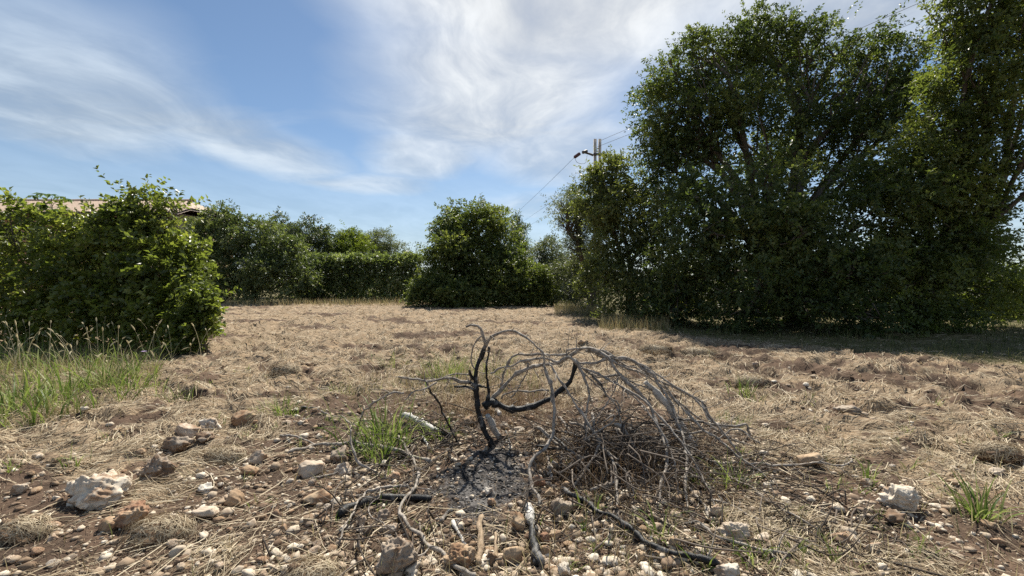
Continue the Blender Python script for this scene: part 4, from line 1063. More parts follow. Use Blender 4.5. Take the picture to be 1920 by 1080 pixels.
# ------------------------------------------------------------------ stones
def ico(sub):
    t = (1 + 5 ** 0.5) / 2
    V = unit(np.array([(-1, t, 0), (1, t, 0), (-1, -t, 0), (1, -t, 0), (0, -1, t), (0, 1, t), (0, -1, -t), (0, 1, -t), (t, 0, -1), (t, 0, 1), (-t, 0, -1), (-t, 0, 1)], float))
    F = np.array([(0, 11, 5), (0, 5, 1), (0, 1, 7), (0, 7, 10), (0, 10, 11), (1, 5, 9), (5, 11, 4), (11, 10, 2), (10, 7, 6), (7, 1, 8), (3, 9, 4), (3, 4, 2), (3, 2, 6), (3, 6, 8), (3, 8, 9), (4, 9, 5), (2, 4, 11), (6, 2, 10), (8, 6, 7), (9, 8, 1)])
    for _ in range(sub):
        V = list(map(tuple, V)); cache = {}; NF = []
        def mid(a, b):
            k = (min(a, b), max(a, b))
            if k not in cache:
                v = (np.array(V[a]) + np.array(V[b])) / 2; V.append(tuple(v / np.linalg.norm(v))); cache[k] = len(V) - 1
            return cache[k]
        for a, b, c in F:
            x, y, z = mid(a, b), mid(b, c), mid(c, a); NF += [(a, x, z), (b, y, x), (c, z, y), (x, y, z)]
        V, F = np.array(V), np.array(NF)
    return V, F


ICO = {s: ico(s) for s in (0, 1, 2, 3, 4)}


def rock_shape(seed, sub=3, cuts=9, rough=0.12):
    rg = np.random.default_rng(seed); V, F = ICO[sub]; V = V.copy()
    for _ in range(cuts):
        nrm = unit(rg.normal(size=3)); h = rg.uniform(0.52, 0.86)
        s = V @ nrm; V = V - np.outer(np.maximum(s - h, 0), nrm) * 0.92
    V *= (1 - rough * 0.55 * np.abs(perlin3(V * 3.3 + seed * 1.3)) + rough * perlin3(V * 2.1 + seed * 3.7) + rough * 0.5 * perlin3(V * 5.3 + seed) + (rough * 0.3 * perlin3(V * 12 + seed) if sub > 3 else 0))[:, None]
    return V, F


STONES = []


def stone(px, py, wpx, hpx, mat, label, sub=4, cuts=9, rough=0.16, group='large stones in the soil', flat=None):
    """px,py = centre in the photograph; sits on / in the soil at its foot"""
    foot = ground(np.array([float(px)]), np.array([py + hpx * 0.42]))[0]
    d = foot[1] + 0.04; k = d / RES_F; sx = wpx * k / 2 * 1.0; sz = hpx * k / 2 * 1.05
    sy = 0.85 * (sx + sz) / 2
    SEED[0] += 1
    V, F = rock_shape(SEED[0], sub, cuts, rough)
    me = make_mesh('stone', V * np.array([sx, sy, sz]), F)
    c = np.array([foot[0], foot[1] + sy * 0.7, foot[2] + sz * 0.5])
    o = link_obj('stone', me, M[mat], None, tuple(c)); tag(o, label, 'stone', group)
    STONES.append((c[0], c[1], max(sx, sy)))
    return o


big = [
    (155, 922, 108, 78, 'pale', 'largest jagged pale rock with a shaded brown face at the lower left'),
    (240, 968, 66, 50, 'rusty', 'rusty orange stone just right of the largest jagged rock'),
    (198, 986, 42, 32, 'tan', 'pale tan stone tucked left under the rusty orange stone'),
    (281, 880, 62, 44, 'grey', 'jagged grey rock above right of the largest pale rock'),
    (386, 797, 46, 26, 'white', 'flat white stone on top of the stony bank by the left grass'),
    (344, 806, 46, 32, 'pale', 'pale knobbly stone left of the flat white stone'),
    (318, 832, 60, 40, 'grey', 'broad grey pitted rock below the pale knobbly stone'),
    (378, 822, 40, 30, 'grey', 'dark shadowed stone under the flat white stone'),
    (448, 784, 46, 32, 'tan', 'tilted tan slab right of the flat white stone'),
    (575, 878, 52, 42, 'pale', 'rounded smooth pale boulder left of the long stick'),
    (634, 852, 44, 36, 'grey', 'rounded grey stone under the long brown stick'),
    (641, 881, 40, 26, 'pale', 'pale stone right of the rounded smooth boulder'),
    (588, 936, 58, 32, 'tan', 'flat cracked tan rock below the rounded smooth boulder'),
    (479, 858, 36, 30, 'pale', 'pale upright stone in the straw left of the rounded boulder'),
    (466, 884, 42, 22, 'tan', 'flat tan stone below the pale upright stone'),
    (378, 962, 52, 28, 'pale', 'flat pale stone half sunk in straw at the lower left'),
    (432, 936, 42, 32, 'tan', 'tan angular stone between flat pale stone and rounded boulder'),
    (379, 917, 30, 22, 'white', 'small white stone above the flat pale half sunk stone'),
    (740, 1048, 82, 78, 'grey', 'large grey brown boulder at the bottom edge under dry stalks'),
    (858, 1052, 62, 48, 'tan', 'yellowish tan wedge stone right of the grey brown boulder'),
    (962, 1042, 46, 40, 'tan', 'angular tan stone between the split slat and the banded log'),
    (920, 1048, 26, 38, 'grey', 'brown stone between the two split wood pieces'),
    (972, 980, 36, 40, 'tan', 'yellowish pointed stone left of the banded log top'),
    (1056, 956, 54, 38, 'grey', 'smooth round grey tan boulder at the tip of the black branch'),
    (1090, 974, 20, 22, 'tan', 'small upright tan stone right of the smooth round boulder'),
    (733, 993, 28, 26, 'white', 'bluish white stone beside the winding stick'),
    (676, 978, 20, 26, 'white', 'small white upright stone below the short charred log'),
    (715, 966, 36, 26, 'grey', 'grey stone right under the short charred log'),
    (737, 894, 24, 20, 'rusty', 'orange stone at the end of the wavy pale stick'),
    (913, 922, 28, 16, 'white', 'pale flat stone alone in the black ash'),
    (881, 790, 26, 26, 'tan', 'tan stone just left of the sapling foot'),
    (911, 773, 28, 22, 'tan', 'pale stone behind the sapling foot'),
    (868, 812, 22, 14, 'pale', 'flat pale stone below left of the sapling'),
    (946, 798, 20, 14, 'pale', 'pale stone right of the ashy leaning log'),
    (973, 806, 24, 12, 'pale', 'flat pale stone under the dark curved limb'),
    (1021, 1011, 24, 22, 'rusty', 'orange yellow stone right of the banded log'),
    (1042, 1003, 28, 16, 'tan', 'flat tan stone below the smooth round boulder'),
    (1026, 1036, 28, 22, 'tan', 'tan stone close to the lower end of the banded log'),
    (1205, 1042, 22, 26, 'tan', 'upright tan stone under the middle of the black branch'),
    (1268, 1016, 32, 28, 'tan', 'brown tan wedge stone above the black branch'),
    (1346, 960, 34, 24, 'pale', 'rounded pale stone at the foot of the leaning grey stick'),
    (1390, 1003, 66, 44, 'pale', 'cluster like broken pale rock behind the green blades at lower right'),
    (1436, 1012, 34, 24, 'pale', 'pale stone right of the broken pale rock'),
    (1372, 1076, 56, 32, 'white', 'white rough stone cut by the bottom edge at the end of the black branch'),
    (1060, 1070, 28, 30, 'white', 'whitish stone at the bottom edge right of the banded log'),
    (1710, 942, 88, 54, 'pale', 'biggest pitted whitish rock at the right side'),
    (1690, 976, 56, 28, 'grey', 'grey flat stone in front of the pitted whitish rock'),
    (1600, 768, 54, 22, 'grey', 'low grey rock in the straw on the right'),
    (1596, 1012, 60, 26, 'pale', 'flat pale rock left below the pitted whitish rock'),
    (1646, 1028, 36, 22, 'pale', 'oval pale stone right of the flat pale rock'),
    (1526, 862, 52, 30, 'tan', 'tan rock beyond the tip of the level stick'),
    (1629, 907, 28, 18, 'pale', 'pale stone behind the small green blades on the right'),
    (1092, 643, 22, 12, 'tan', 'lone tan stone in the mid field behind the arching branch'),
    (1419, 686, 14, 10, 'white', 'lone white stone in the mid field below the big trees'),
    (1272, 868, 42, 24, 'pale', 'pale stone seen through the right side of the heap'),
    (27, 918, 30, 22, 'pale', 'pale stone at the far left of the straw'),
    (81, 990, 38, 20, 'pale', 'pale stone below left of the largest jagged rock'),
    (92, 1010, 22, 16, 'pale', 'small cream stone left of the dark hollow at the lower left'),
    (1800, 905, 30, 14, 'tan', 'tan stone behind the tall green tuft on the right'),
    (1880, 886, 34, 14, 'pale', 'pale flat stone near the right edge'),
    (1098, 870, 22, 20, 'tan', 'tan stone in the dark front of the heap'),
    (1008, 858, 26, 26, 'tan', 'brown crumbly stone at the left rim of the heap'),
    (1010, 903, 30, 22, 'rusty', 'reddish tan stone right of the ash under the hanging twig'),
    (1030, 925, 20, 20, 'tan', 'tan stone above the smooth round boulder'),
    (1064, 911, 18, 18, 'tan', 'round tan stone at the front left of the heap'),
]
for r in big:
    s_ = 4 if r[2] > 60 else 3
    stone(*r[:5], r[5], sub=s_, rough=0.34 if (r[4] in ('grey', 'white') or r[2] > 60) else 0.17, cuts=10 if r[4] != 'grey' else 13)

# small loose stones: individuals with their own places, told by look and by what lies beside them
ANCH = [(155, 922, 'the largest jagged rock'), (281, 880, 'the jagged grey rock'), (386, 797, 'the flat white stone'), (575, 878, 'the rounded smooth boulder'), (378, 962, 'the half sunk pale stone'),
        (740, 1048, 'the grey brown boulder'), (858, 1052, 'the tan wedge stone'), (1056, 956, 'the smooth round boulder'), (690, 950, 'the short charred log'), (870, 880, 'the black ash'),
        (1180, 1000, 'the black charred branch'), (1390, 1003, 'the broken pale rock'), (1710, 942, 'the pitted whitish rock'), (1600, 768, 'the low grey rock'), (905, 800, 'the sapling foot'),
        (790, 810, 'the half burnt log'), (530, 770, 'the small green patch'), (1000, 1010, 'the banded log'), (1835, 950, 'the tall green tuft'), (1526, 862, 'the level stick tip'), (1420, 930, 'the long brown stick')]
DIRS = ['right of', 'below right of', 'below', 'below left of', 'left of', 'above left of', 'above', 'above right of']
rg = np.random.default_rng(202)
PROTO = [make_mesh('stone', rock_shape(300 + q, 2, 7, 0.16)[0], ICO[2][1]) for q in range(40)]
MATS = ['pale', 'tan', 'tan', 'grey', 'pale', 'rusty', 'white', 'tan']
WORD = {'pale': 'pale cream', 'tan': 'tan', 'grey': 'grey brown', 'rusty': 'rust red', 'white': 'whitish'}
for q, me in enumerate(PROTO):
    me.materials.append(M[MATS[q % 8]])
used = set(); made = 0
zones = [((560, 1060), (760, 1075), 0.41), ((1000, 1500), (880, 1075), 0.18), ((380, 640), (770, 1075), 0.19), ((1500, 1900), (820, 1075), 0.08), ((0, 420), (800, 1075), 0.14)]
zi = rg.choice(5, 2500, p=[q[2] for q in zones]); zb = np.array([[*q[0], *q[1]] for q in zones])[zi]
PX, PY = rg.uniform(zb[:, 0], zb[:, 1]), rg.uniform(zb[:, 2], zb[:, 3]); PG = ground(PX, PY); PA = ash_mask(PG[:, 0], PG[:, 1])
for px, py, p, am in zip(PX, PY, PG, PA):
    size = rg.uniform(9, 19) * (0.6 + 0.6 * (py - 740) / 330)
    rad = size * p[1] / RES_F / 2
    if any((p[0] - a) ** 2 + (p[1] - b) ** 2 < (c * 0.8 + rad) ** 2 for a, b, c in STONES):
        continue
    if am > 0.4 and rg.random() < 0.93:
        continue
    ax_, ay_, an = min(ANCH, key=lambda t: (t[0] - px) ** 2 + (t[1] - py) ** 2)
    dd = math.hypot(ax_ - px, ay_ - py)
    if dd > 190:
        continue
    dr = DIRS[int(round(math.degrees(math.atan2(py - ay_, px - ax_)) / 45)) % 8]
    q = int(rg.integers(0, 40)); mt = MATS[q % 8]
    asp = rg.uniform(0.5, 0.95)
    word = ('flat ' if asp < 0.62 else 'chunky ' if asp > 0.82 else '') + WORD[mt]
    far = 'close ' if dd < 70 else 'some way '
    lab = f"{'small' if size < 13 else 'fist sized'} {word} stone {far}{dr} {an}"
    if lab in used:
        continue
    used.add(lab); made += 1
    o = link_obj('stone', PROTO[q], None, None, (p[0], p[1], p[2] + rad * asp * 0.45))
    o.scale = (rad * rg.uniform(0.9, 1.3), rad * rg.uniform(0.8, 1.15), rad * asp)
    o.rotation_euler = (rg.normal(0, 0.2), rg.normal(0, 0.2), rg.uniform(0, 6.28))
    tag(o, lab, 'stone', 'small loose stones')
    STONES.append((p[0], p[1], rad))
    if made >= 230:
        break

# pebbles and soil crumbs nobody could count
rg = np.random.default_rng(210)
n = 21000
r = np.exp(rg.uniform(math.log(1.9), math.log(9), n)); t = rg.uniform(-0.9, 0.9, n)
P = np.stack([r * np.sin(t), r * np.cos(t)], 1)
so = soil_open(P[:, 0], P[:, 1]); keep = rg.random(n) < (0.05 + 0.95 * so) * (1 - 0.88 * ash_mask(P[:, 0], P[:, 1])) * np.clip(1.25 - r / 9, 0.12, 1)
P = P[keep]; n = len(P)
sz = np.exp(rg.normal(math.log(0.0066), 0.6, n)).clip(0.0025, 0.034) * (1 + 0.06 * np.linalg.norm(P, axis=1))
bv, bf = ICO[0]
ov = np.array([[1, 0, 0], [0, 1, 0], [-1, 0, 0], [0, -1, 0], [0, 0, 1], [0, 0, -1]], float); of = np.array([[0, 1, 4], [1, 2, 4], [2, 3, 4], [3, 0, 4], [1, 0, 5], [2, 1, 5], [3, 2, 5], [0, 3, 5]])
mb = MB()
for sel, v_, f_ in ((sz > 0.0095, bv, bf), (sz <= 0.0095, ov, of)):
    m_ = int(sel.sum()); k_ = len(v_); q_ = sz[sel]; a = rg.uniform(0, 6.28, m_)[:, None]
    V = v_[None] * (1 + rg.normal(0, 0.16, (m_, k_, 1))) * (q_[:, None] * np.stack([rg.uniform(.8, 1.4, m_), rg.uniform(.8, 1.3, m_), rg.uniform(.5, .9, m_)], 1))[:, None]
    V = np.stack([V[..., 0] * np.cos(a) - V[..., 1] * np.sin(a), V[..., 0] * np.sin(a) + V[..., 1] * np.cos(a), V[..., 2]], -1)
    V = V + np.concatenate([P[sel], (height(P[sel, 0], P[sel, 1]) + q_ * 0.25)[:, None]], 1)[:, None]
    mb.add(V.reshape(-1, 3), (f_[None] + (np.arange(m_) * k_)[:, None, None]).reshape(-1, 3))
tag(mb.build('pebbles', M['pebble']), 'loose limestone pebbles and crumbs scattered over the bare soil', None, None, 'stuff')
print('stones', made, 'pebbles', n)

# gravel: stones too many to count, walnut to egg sized
n = 9400
r = np.exp(rg.uniform(math.log(2.0), math.log(9), n)); t = rg.uniform(-0.9, 0.8, n)
P = np.stack([r * np.sin(t), r * np.cos(t)], 1)
so = soil_open(P[:, 0], P[:, 1]); clu = sstep(fbm(P[:, 0] * 1.6 + 8, P[:, 1] * 1.6, 3), -0.35, 0.5)
keep = rg.random(n) < (0.04 + 0.9 * so * clu) * (1 - ash_mask(P[:, 0], P[:, 1])) * np.clip(1.2 - r / 9, 0.15, 1)
P = P[keep]; n = len(P)
sz = np.exp(rg.normal(math.log(0.0175), 0.42, n)).clip(0.008, 0.042)
pv = np.stack([rock_shape(700 + q, 1, 8, 0.30)[0] for q in range(12)]); bf1 = ICO[1][1]; nv1 = pv.shape[1]
a = rg.uniform(0, 6.28, n); ca, sa = np.cos(a), np.sin(a)
V = pv[rg.integers(0, 12, n)] * (sz[:, None] * np.stack([rg.uniform(.9, 1.5, n), rg.uniform(.8, 1.2, n), rg.uniform(.55, .95, n)], 1))[:, None]
V = np.stack([V[..., 0] * ca[:, None] - V[..., 1] * sa[:, None], V[..., 0] * sa[:, None] + V[..., 1] * ca[:, None], V[..., 2]], -1)
V = V + np.concatenate([P, (height(P[:, 0], P[:, 1]) + sz * 0.3)[:, None]], 1)[:, None]
F = (bf1[None] + (np.arange(n) * nv1)[:, None, None]).reshape(-1, 3)
tag(MB().add(V.reshape(-1, 3), F).build('gravel', M['gravel']), 'loose broken limestone scattered thickly over the bare soil', None, None, 'stuff')
print('gravel', n)

# charcoal and ash flakes on the burnt patch
n = 3600
P = np.stack([rg.normal(-0.2, 0.3, n), rg.normal(3.3, 0.5, n)], 1)
P = P[rg.random(n) < ash_mask(P[:, 0], P[:, 1])]; n = len(P)
sz = np.exp(rg.normal(math.log(0.0045), 0.5, n)).clip(0.002, 0.016)
V = bv[None] * (1 + rg.normal(0, 0.25, (n, 12, 1))) * (sz[:, None] * np.stack([rg.uniform(.6, 1.8, n), rg.uniform(.6, 1.4, n), rg.uniform(.3, .7, n)], 1))[:, None]
V = V + np.concatenate([P, (height(P[:, 0], P[:, 1]) + sz * 0.2)[:, None]], 1)[:, None]
F = (bf[None] + (np.arange(n) * 12)[:, None, None]).reshape(-1, 3)
tag(MB().add(V.reshape(-1, 3), F).build('charcoal', M['ash_bits']), 'black charcoal and white ash flakes on the burnt patch', None, None, 'stuff')


# ------------------------------------------------------------------ straw, grass, weeds
def blades(rg, P, ang, lean, ln, wd, segs=4, bend=0.6, tip=0.15):
    """standing blades: base P (N,3), compass angle, lean from vertical, length, half width"""
    n = len(P); t = np.linspace(0, 1, segs + 1)[None]
    th_ = lean[:, None] + bend * t ** 1.4 * np.ones((n, 1)) * rg.uniform(0.3, 1.6, (n, 1))
    st = ln[:, None] / segs
    dx = np.sin(th_) * st; dz = np.cos(th_) * st
    X = np.concatenate([np.zeros((n, 1)), np.cumsum(dx[:, :-1], 1)], 1); Z = np.concatenate([np.zeros((n, 1)), np.cumsum(dz[:, :-1], 1)], 1)
    Q = np.stack([P[:, :1] + X * np.cos(ang)[:, None], P[:, 1:2] + X * np.sin(ang)[:, None], P[:, 2:3] + Z], -1)
    W = wd[:, None] * (1 - (1 - tip) * t ** 1.6) * np.where(t == 0, 0.6, 1)
    a2 = ang + np.pi / 2 + rg.normal(0, 0.5, n)
    side = np.stack([np.cos(a2), np.sin(a2), rg.normal(0, 0.25, n)], 1)
    return ribbon(Q, W, unit(side)), Q


def on_ground(P2):
    return np.concatenate([P2, height(P2[:, 0], P2[:, 1])[:, None]], 1)


# lying straw over the whole field
rg = np.random.default_rng(220)
n = 222000
r = np.exp(rg.uniform(math.log(1.75), math.log(30), n)); t = rg.uniform(-0.95, 0.95, n)
P2 = np.stack([r * np.sin(t), r * np.cos(t)], 1)
x, y = P2[:, 0], P2[:, 1]
pr = (1 - 0.93 * soil_open(x, y)) * (1 - ash_mask(x, y)) * (1 - 0.75 * green_mask(x, y)) * np.clip(0.35 + 1.1 * sstep(fbm(x * 1.7, y * 1.7, 3), -0.5, 0.35), 0, 1)
k = rg.random(n) < pr; P2 = P2[k]; r = r[k]; n = len(P2); x, y = P2[:, 0], P2[:, 1]
ang = 2.6 * fbm(x * 0.8 + 11, y * 0.8, 2) + 0.4 + rg.normal(0, 0.55, n) + np.pi * (rg.random(n) < 0.5)
ln = rg.gamma(3.2, 0.040, n).clip(0.03, 0.5) * (1 + 0.005 * r); wd = 0.0008 * rg.uniform(0.5, 1.7, n) * (1 + 0.36 * r)
cv0 = rg.normal(0, 0.35, (n, 1)); lift0 = 0.004 + rg.gamma(1.3, 0.012, (n, 1)) * (1 - soil_open(x, y) * 0.5)[:, None]
tz0 = rg.normal(0, 0.10, (n, 1)) * ln[:, None]; sd0 = unit(np.stack([-np.sin(ang), np.cos(ang), rg.normal(0, 0.5, n)], 1)); mb = MB()
for sel, Sg in ((r < 5.5, 4), (r >= 5.5, 3)):
    tt = np.linspace(-0.5, 0.5, Sg)[None]; x_, y_, a_, l_, c_ = x[sel][:, None], y[sel][:, None], ang[sel][:, None], ln[sel][:, None], cv0[sel]
    X = x_ + l_ * (tt * np.cos(a_) - c_ * tt ** 2 * np.sin(a_)); Y = y_ + l_ * (tt * np.sin(a_) + c_ * tt ** 2 * np.cos(a_))
    hg = height(X, Y)
    Z = np.maximum(hg + 0.003, height(x_, y_) * 0.3 + hg * 0.7 + lift0[sel] + tz0[sel] * tt * 1.6 + 0.06 * l_ * (0.25 - tt ** 2))
    W = wd[sel][:, None] * (1 - 0.5 * np.abs(tt) * 2 * rg.random((len(x_), 1)))
    mb.add(*ribbon(np.stack([X, Y, Z], -1), W, sd0[sel]))
tag(mb.build('straw', M['straw']), 'mown dry straw lying over the field', None, None, 'stuff')
print('straw', n)

# stubble and dry standing stalks: everywhere a little, thick in the strip behind the heap
n = 26000
r = np.exp(rg.uniform(math.log(1.9), math.log(14), n)); t = rg.uniform(-0.92, 0.92, n)
P2 = np.stack([r * np.sin(t), r * np.cos(t)], 1); x, y = P2[:, 0], P2[:, 1]
strip = np.exp(-(((x + 1.0) / 1.25) ** 2 + ((y - 6.0) / 0.75) ** 2)) + 0.8 * np.exp(-(((x + 0.3) / 1.0) ** 2 + ((y - 5.6) / 0.5) ** 2))
low = np.exp(-(((x - 0.45) / 1.0) ** 2 + ((y - 2.45) / 0.5) ** 2)) * 0.28
k = rg.random(n) < (0.06 + strip * 1.2 + low + 0.10 * sstep(x, 0.8, 1.8) * sstep(5 - y, 0, 2)) * (1 - ash_mask(x, y)); P2 = P2[k]; n = len(P2); r = r[k]; strip = strip[k]
ln = rg.uniform(0.06, 0.2, n) + strip * rg.uniform(0.05, 0.36, n)
bl, _ = blades(rg, on_ground(P2), rg.uniform(0, 6.28, n), np.abs(rg.normal(0.25, 0.35, n)), ln, 0.0011 * rg.uniform(.6, 1.5, n) * (1 + 0.25 * r), 3, 0.5)
tag(MB().add(*bl).build('dry_stalks', M['drygrass']), 'dry stubble and standing stalks left by the mowing', None, None, 'stuff')
print('stalks', n)

# long loose stalks lying across the foreground
n = 420
P2 = np.stack([rg.uniform(-2.6, 2.4, n), rg.uniform(2.1, 4.2, n)], 1)
P2 = P2[ash_mask(P2[:, 0], P2[:, 1]) < 0.3]; n = len(P2)
ang = np.where(P2[:, 0] < -0.3, rg.normal(0.75, 0.5, n), rg.normal(2.5, 0.7, n)); ln = rg.uniform(0.2, 0.6, n); tt = np.linspace(-0.5, 0.5, 6)[None]
cv = rg.normal(0, 0.25, (n, 1))
X = P2[:, :1] + ln[:, None] * (tt * np.cos(ang)[:, None] - cv * tt ** 2 * np.sin(ang)[:, None]); Y = P2[:, 1:] + ln[:, None] * (tt * np.sin(ang)[:, None] + cv * tt ** 2 * np.cos(ang)[:, None])
Z = np.maximum(height(X, Y).max(1, keepdims=True) * 0.75 + height(X, Y) * 0.25 + 0.012 + rg.uniform(-.15, .15, (n, 1)) * ln[:, None] * tt, height(X, Y) + 0.004)
side = np.stack([-np.sin(ang), np.cos(ang), rg.normal(0, 0.3, n)], 1)
tag(MB().add(*ribbon(np.stack([X, Y, Z], -1), np.full((n, 6), 0.0026), unit(side))).build('loose_straw', M['straw']), 'long loose pale stalks lying across the foreground', None, None, 'stuff')

# short bits of chopped straw and bark on the bare soil
n = 37000
r = np.exp(rg.uniform(math.log(1.9), math.log(6.5), n)); t = rg.uniform(-0.9, 0.9, n)
P2 = np.stack([r * np.sin(t), r * np.cos(t)], 1)
k = rg.random(n) < (0.15 + 0.6 * soil_open(P2[:, 0], P2[:, 1])) * (1 - 0.85 * ash_mask(P2[:, 0], P2[:, 1])); P2 = P2[k]; n = len(P2)
ang = rg.uniform(0, 6.28, n); ln = rg.gamma(2.5, 0.014, n).clip(0.012, 0.12); tt = np.linspace(-0.5, 0.5, 3)[None]
cv = rg.normal(0, 0.5, (n, 1))
X = P2[:, :1] + ln[:, None] * (tt * np.cos(ang)[:, None] - cv * tt ** 2 * np.sin(ang)[:, None]); Y = P2[:, 1:] + ln[:, None] * (tt * np.sin(ang)[:, None] + cv * tt ** 2 * np.cos(ang)[:, None])
Z = height(X, Y) + 0.003 + rg.random((n, 1)) * 0.012 + rg.normal(0, 0.25, (n, 1)) * ln[:, None] * tt
side = np.stack([-np.sin(ang), np.cos(ang), rg.normal(0, 0.5, n)], 1)
tag(MB().add(*ribbon(np.stack([X, Y, np.maximum(Z, height(X, Y) + 0.002)], -1), np.full((n, 3), 0.0013) * rg.uniform(0.5, 1.6, (n, 1)), unit(side))).build('chaff', M['chaff']), 'short chopped straw and bark bits on the bare soil', None, None, 'stuff')

# brown dead weeds inside and behind the heap
n = 5200
gx = np.concatenate([rg.normal(0.80, 0.5, 2100), rg.normal(-0.15, 0.5, 1500)]); gy = np.concatenate([rg.normal(3.6, 0.42, 2100), rg.normal(5.0, 0.25, 1500)])
P2 = np.stack([gx, gy], 1); P2 = P2[(ash_mask(gx, gy) < 0.3)]; n = len(P2)
bl, _ = blades(rg, on_ground(P2), rg.normal(-0.4, 1.6, n), np.abs(rg.normal(0.45, 0.4, n)), rg.uniform(0.08, 0.40, n), 0.0016 * rg.uniform(.6, 1.4, n), 4, 0.9)
tag(MB().add(*bl).build('dead_weeds', M['weed']), 'brown dead weeds tangled in the branch heap', None, None, 'stuff')

# tangle of thin dead twigs in the heap and thrown around it
m = MB(); rg = np.random.default_rng(231)
for q in range(1300):
    if q < 600:
        c = np.array([rg.normal(0.85, 0.40), rg.normal(3.6, 0.33)]); hmax = 0.34 * math.exp(-((c[0] - 0.8) / 0.6) ** 2)
    elif q < 720:
        c = np.array([rg.normal(-0.75, 0.4), rg.normal(4.1, 0.3)]); hmax = 0.14
    else:
        c = np.array([rg.uniform(-1.3, 2.3), rg.uniform(2.3, 4.4)]); hmax = 0.03
    if ash_mask(c[0], c[1]) > 0.35:
        continue
    L = rg.uniform(0.12, 0.6); a = rg.uniform(0, 6.28) if q >= 600 else rg.normal(-0.7, 0.9); el = rg.normal(-0.1, 0.35)
    d = np.array([math.cos(a) * math.cos(el), math.sin(a) * math.cos(el), math.sin(el)])
    z0 = float(height(np.array(c[0]), np.array(c[1]))) + 0.015 + rg.uniform(0, 1) * hmax
    p = np.array([[*c, z0], [*c, z0] + d * L * 0.5 + rg.normal(0, 0.04, 3), [*c, z0] + d * L + rg.normal(0, 0.07, 3) - np.array([0, 0, 0.06])])
    p = spline(p, 8); p[:, 2] = np.maximum(p[:, 2], HZ(p) + 0.006)
    m.add(*tube(p, np.linspace(rg.uniform(0.003, 0.0075), 0.002, 8), 4))
tag(m.build('dead_twigs', M['deadtwig'], smooth=True), 'tangle of thin dead twigs in and around the branch heap', None, None, 'stuff')

# the verge: short grass in the shade of the big trees and along the far edges
rg = np.random.default_rng(240)
n = 60000
r = np.exp(rg.uniform(math.log(7.5), math.log(32), n)); t = rg.uniform(-0.95, 0.95, n)
P2 = np.stack([r * np.sin(t), r * np.cos(t)], 1); x, y = P2[:, 0], P2[:, 1]
gm = green_mask(x, y) * ((x > -3.4) | (y > 20))
k = rg.random(n) < gm * np.clip(0.25 + 1.2 * fbm(x * 1.2, y * 1.2, 2) + 0.4, 0.1, 1); P2 = P2[k]; r = r[k]; n = len(P2)
tall = sstep(fbm(P2[:, 0] * 0.8 + 9, P2[:, 1] * 0.8, 2), 0.1, 0.6)
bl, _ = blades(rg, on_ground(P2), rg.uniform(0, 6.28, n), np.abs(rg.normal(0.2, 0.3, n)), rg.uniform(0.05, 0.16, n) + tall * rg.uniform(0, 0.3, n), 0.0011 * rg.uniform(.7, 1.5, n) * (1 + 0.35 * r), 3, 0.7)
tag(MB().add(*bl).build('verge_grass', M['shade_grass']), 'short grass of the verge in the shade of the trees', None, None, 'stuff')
n = 9000
px = np.concatenate([rg.uniform(1125, 1255, 3500), rg.uniform(1040, 1120, 1500), rg.uniform(420, 860, 4000)])
dd = np.concatenate([rg.uniform(12.5, 17, 3500), rg.uniform(18, 23, 1500), rg.uniform(24.5, 28, 4000)])
P2 = np.stack([(px - 960) / RES_F * dd, dd], 1)
bl, _ = blades(rg, on_ground(P2), rg.uniform(0, 6.28, n), np.abs(rg.normal(0.2, 0.25, n)), rg.uniform(0.12, 0.5, n), 0.004 * rg.uniform(.7, 1.5, n) * (dd / 14), 3, 0.6)
tag(MB().add(*bl).build('dry_verge_grass', M['drygrass']), 'dry yellow grass fringe along the foot of the bushes', None, None, 'stuff')
print('verge', n)

# the stand of tall grass at the left
rg = np.random.default_rng(250)
def left_pts(n, spread=1.0):
    px = rg.uniform(-260, 300, n); d = rg.uniform(4.2, 9.2, n)
    x = (px - 960) / RES_F * d
    k = (x < -4.45 - 0.30 * (d - 4.4) + 0.75 * fbm(x, d, 3)) & (rg.random(n) < np.clip(0.5 + 0.9 * fbm(x * 0.9, d * 0.9 + 4, 2), 0.12, 1))
    return np.stack([x[k], d[k]], 1)
P2 = left_pts(12500); n = len(P2)
bl, _ = blades(rg, on_ground(P2), rg.uniform(0, 6.28, n), np.abs(rg.normal(0.2, 0.3, n)), rg.uniform(0.08, 0.36, n), rg.uniform(0.002, 0.0042, n), 4, 1.1)
tag(MB().add(*bl).build('dry_grass', M['drygrass']), 'dry brown grass under the shrubs at the left', None, None, 'stuff')
P2 = left_pts(2900); n = len(P2)
bl, _ = blades(rg, on_ground(P2), rg.uniform(0, 6.28, n), np.abs(rg.normal(0.2, 0.25, n)), rg.uniform(0.12, 0.5, n), rg.uniform(0.003, 0.012, n), 5, 1.6)
tag(MB().add(*bl).build('tall_grass', M['grass']), 'green grass growing among the dry grass at the left', None, None, 'stuff')
px = rg.uniform(-20, 400, 95); d = rg.uniform(5.2, 8.8, 95); P2 = np.stack([(px - 960) / RES_F * d, d], 1); P2 = P2[P2[:, 0] < -3.3]; n = len(P2)
bl, Qs = blades(rg, on_ground(P2), rg.uniform(0, 6.28, n), np.abs(rg.normal(0.1, 0.12, n)), rg.uniform(0.3, 0.85, n), np.full(n, 0.0026), 7, 0.5, 0.5)
m = MB().add(*bl)
dr = unit(Qs[:, -1] - Qs[:, -2] + np.array([0, 0, -0.01]))
hp = Qs[:, -1][:, None] + dr[:, None] * (np.linspace(0, 1, 5)[None, :, None] * rg.uniform(0.07, 0.13, n)[:, None, None]) - np.array([0, 0, 0.03]) * (np.linspace(0, 1, 5) ** 2)[None, :, None]
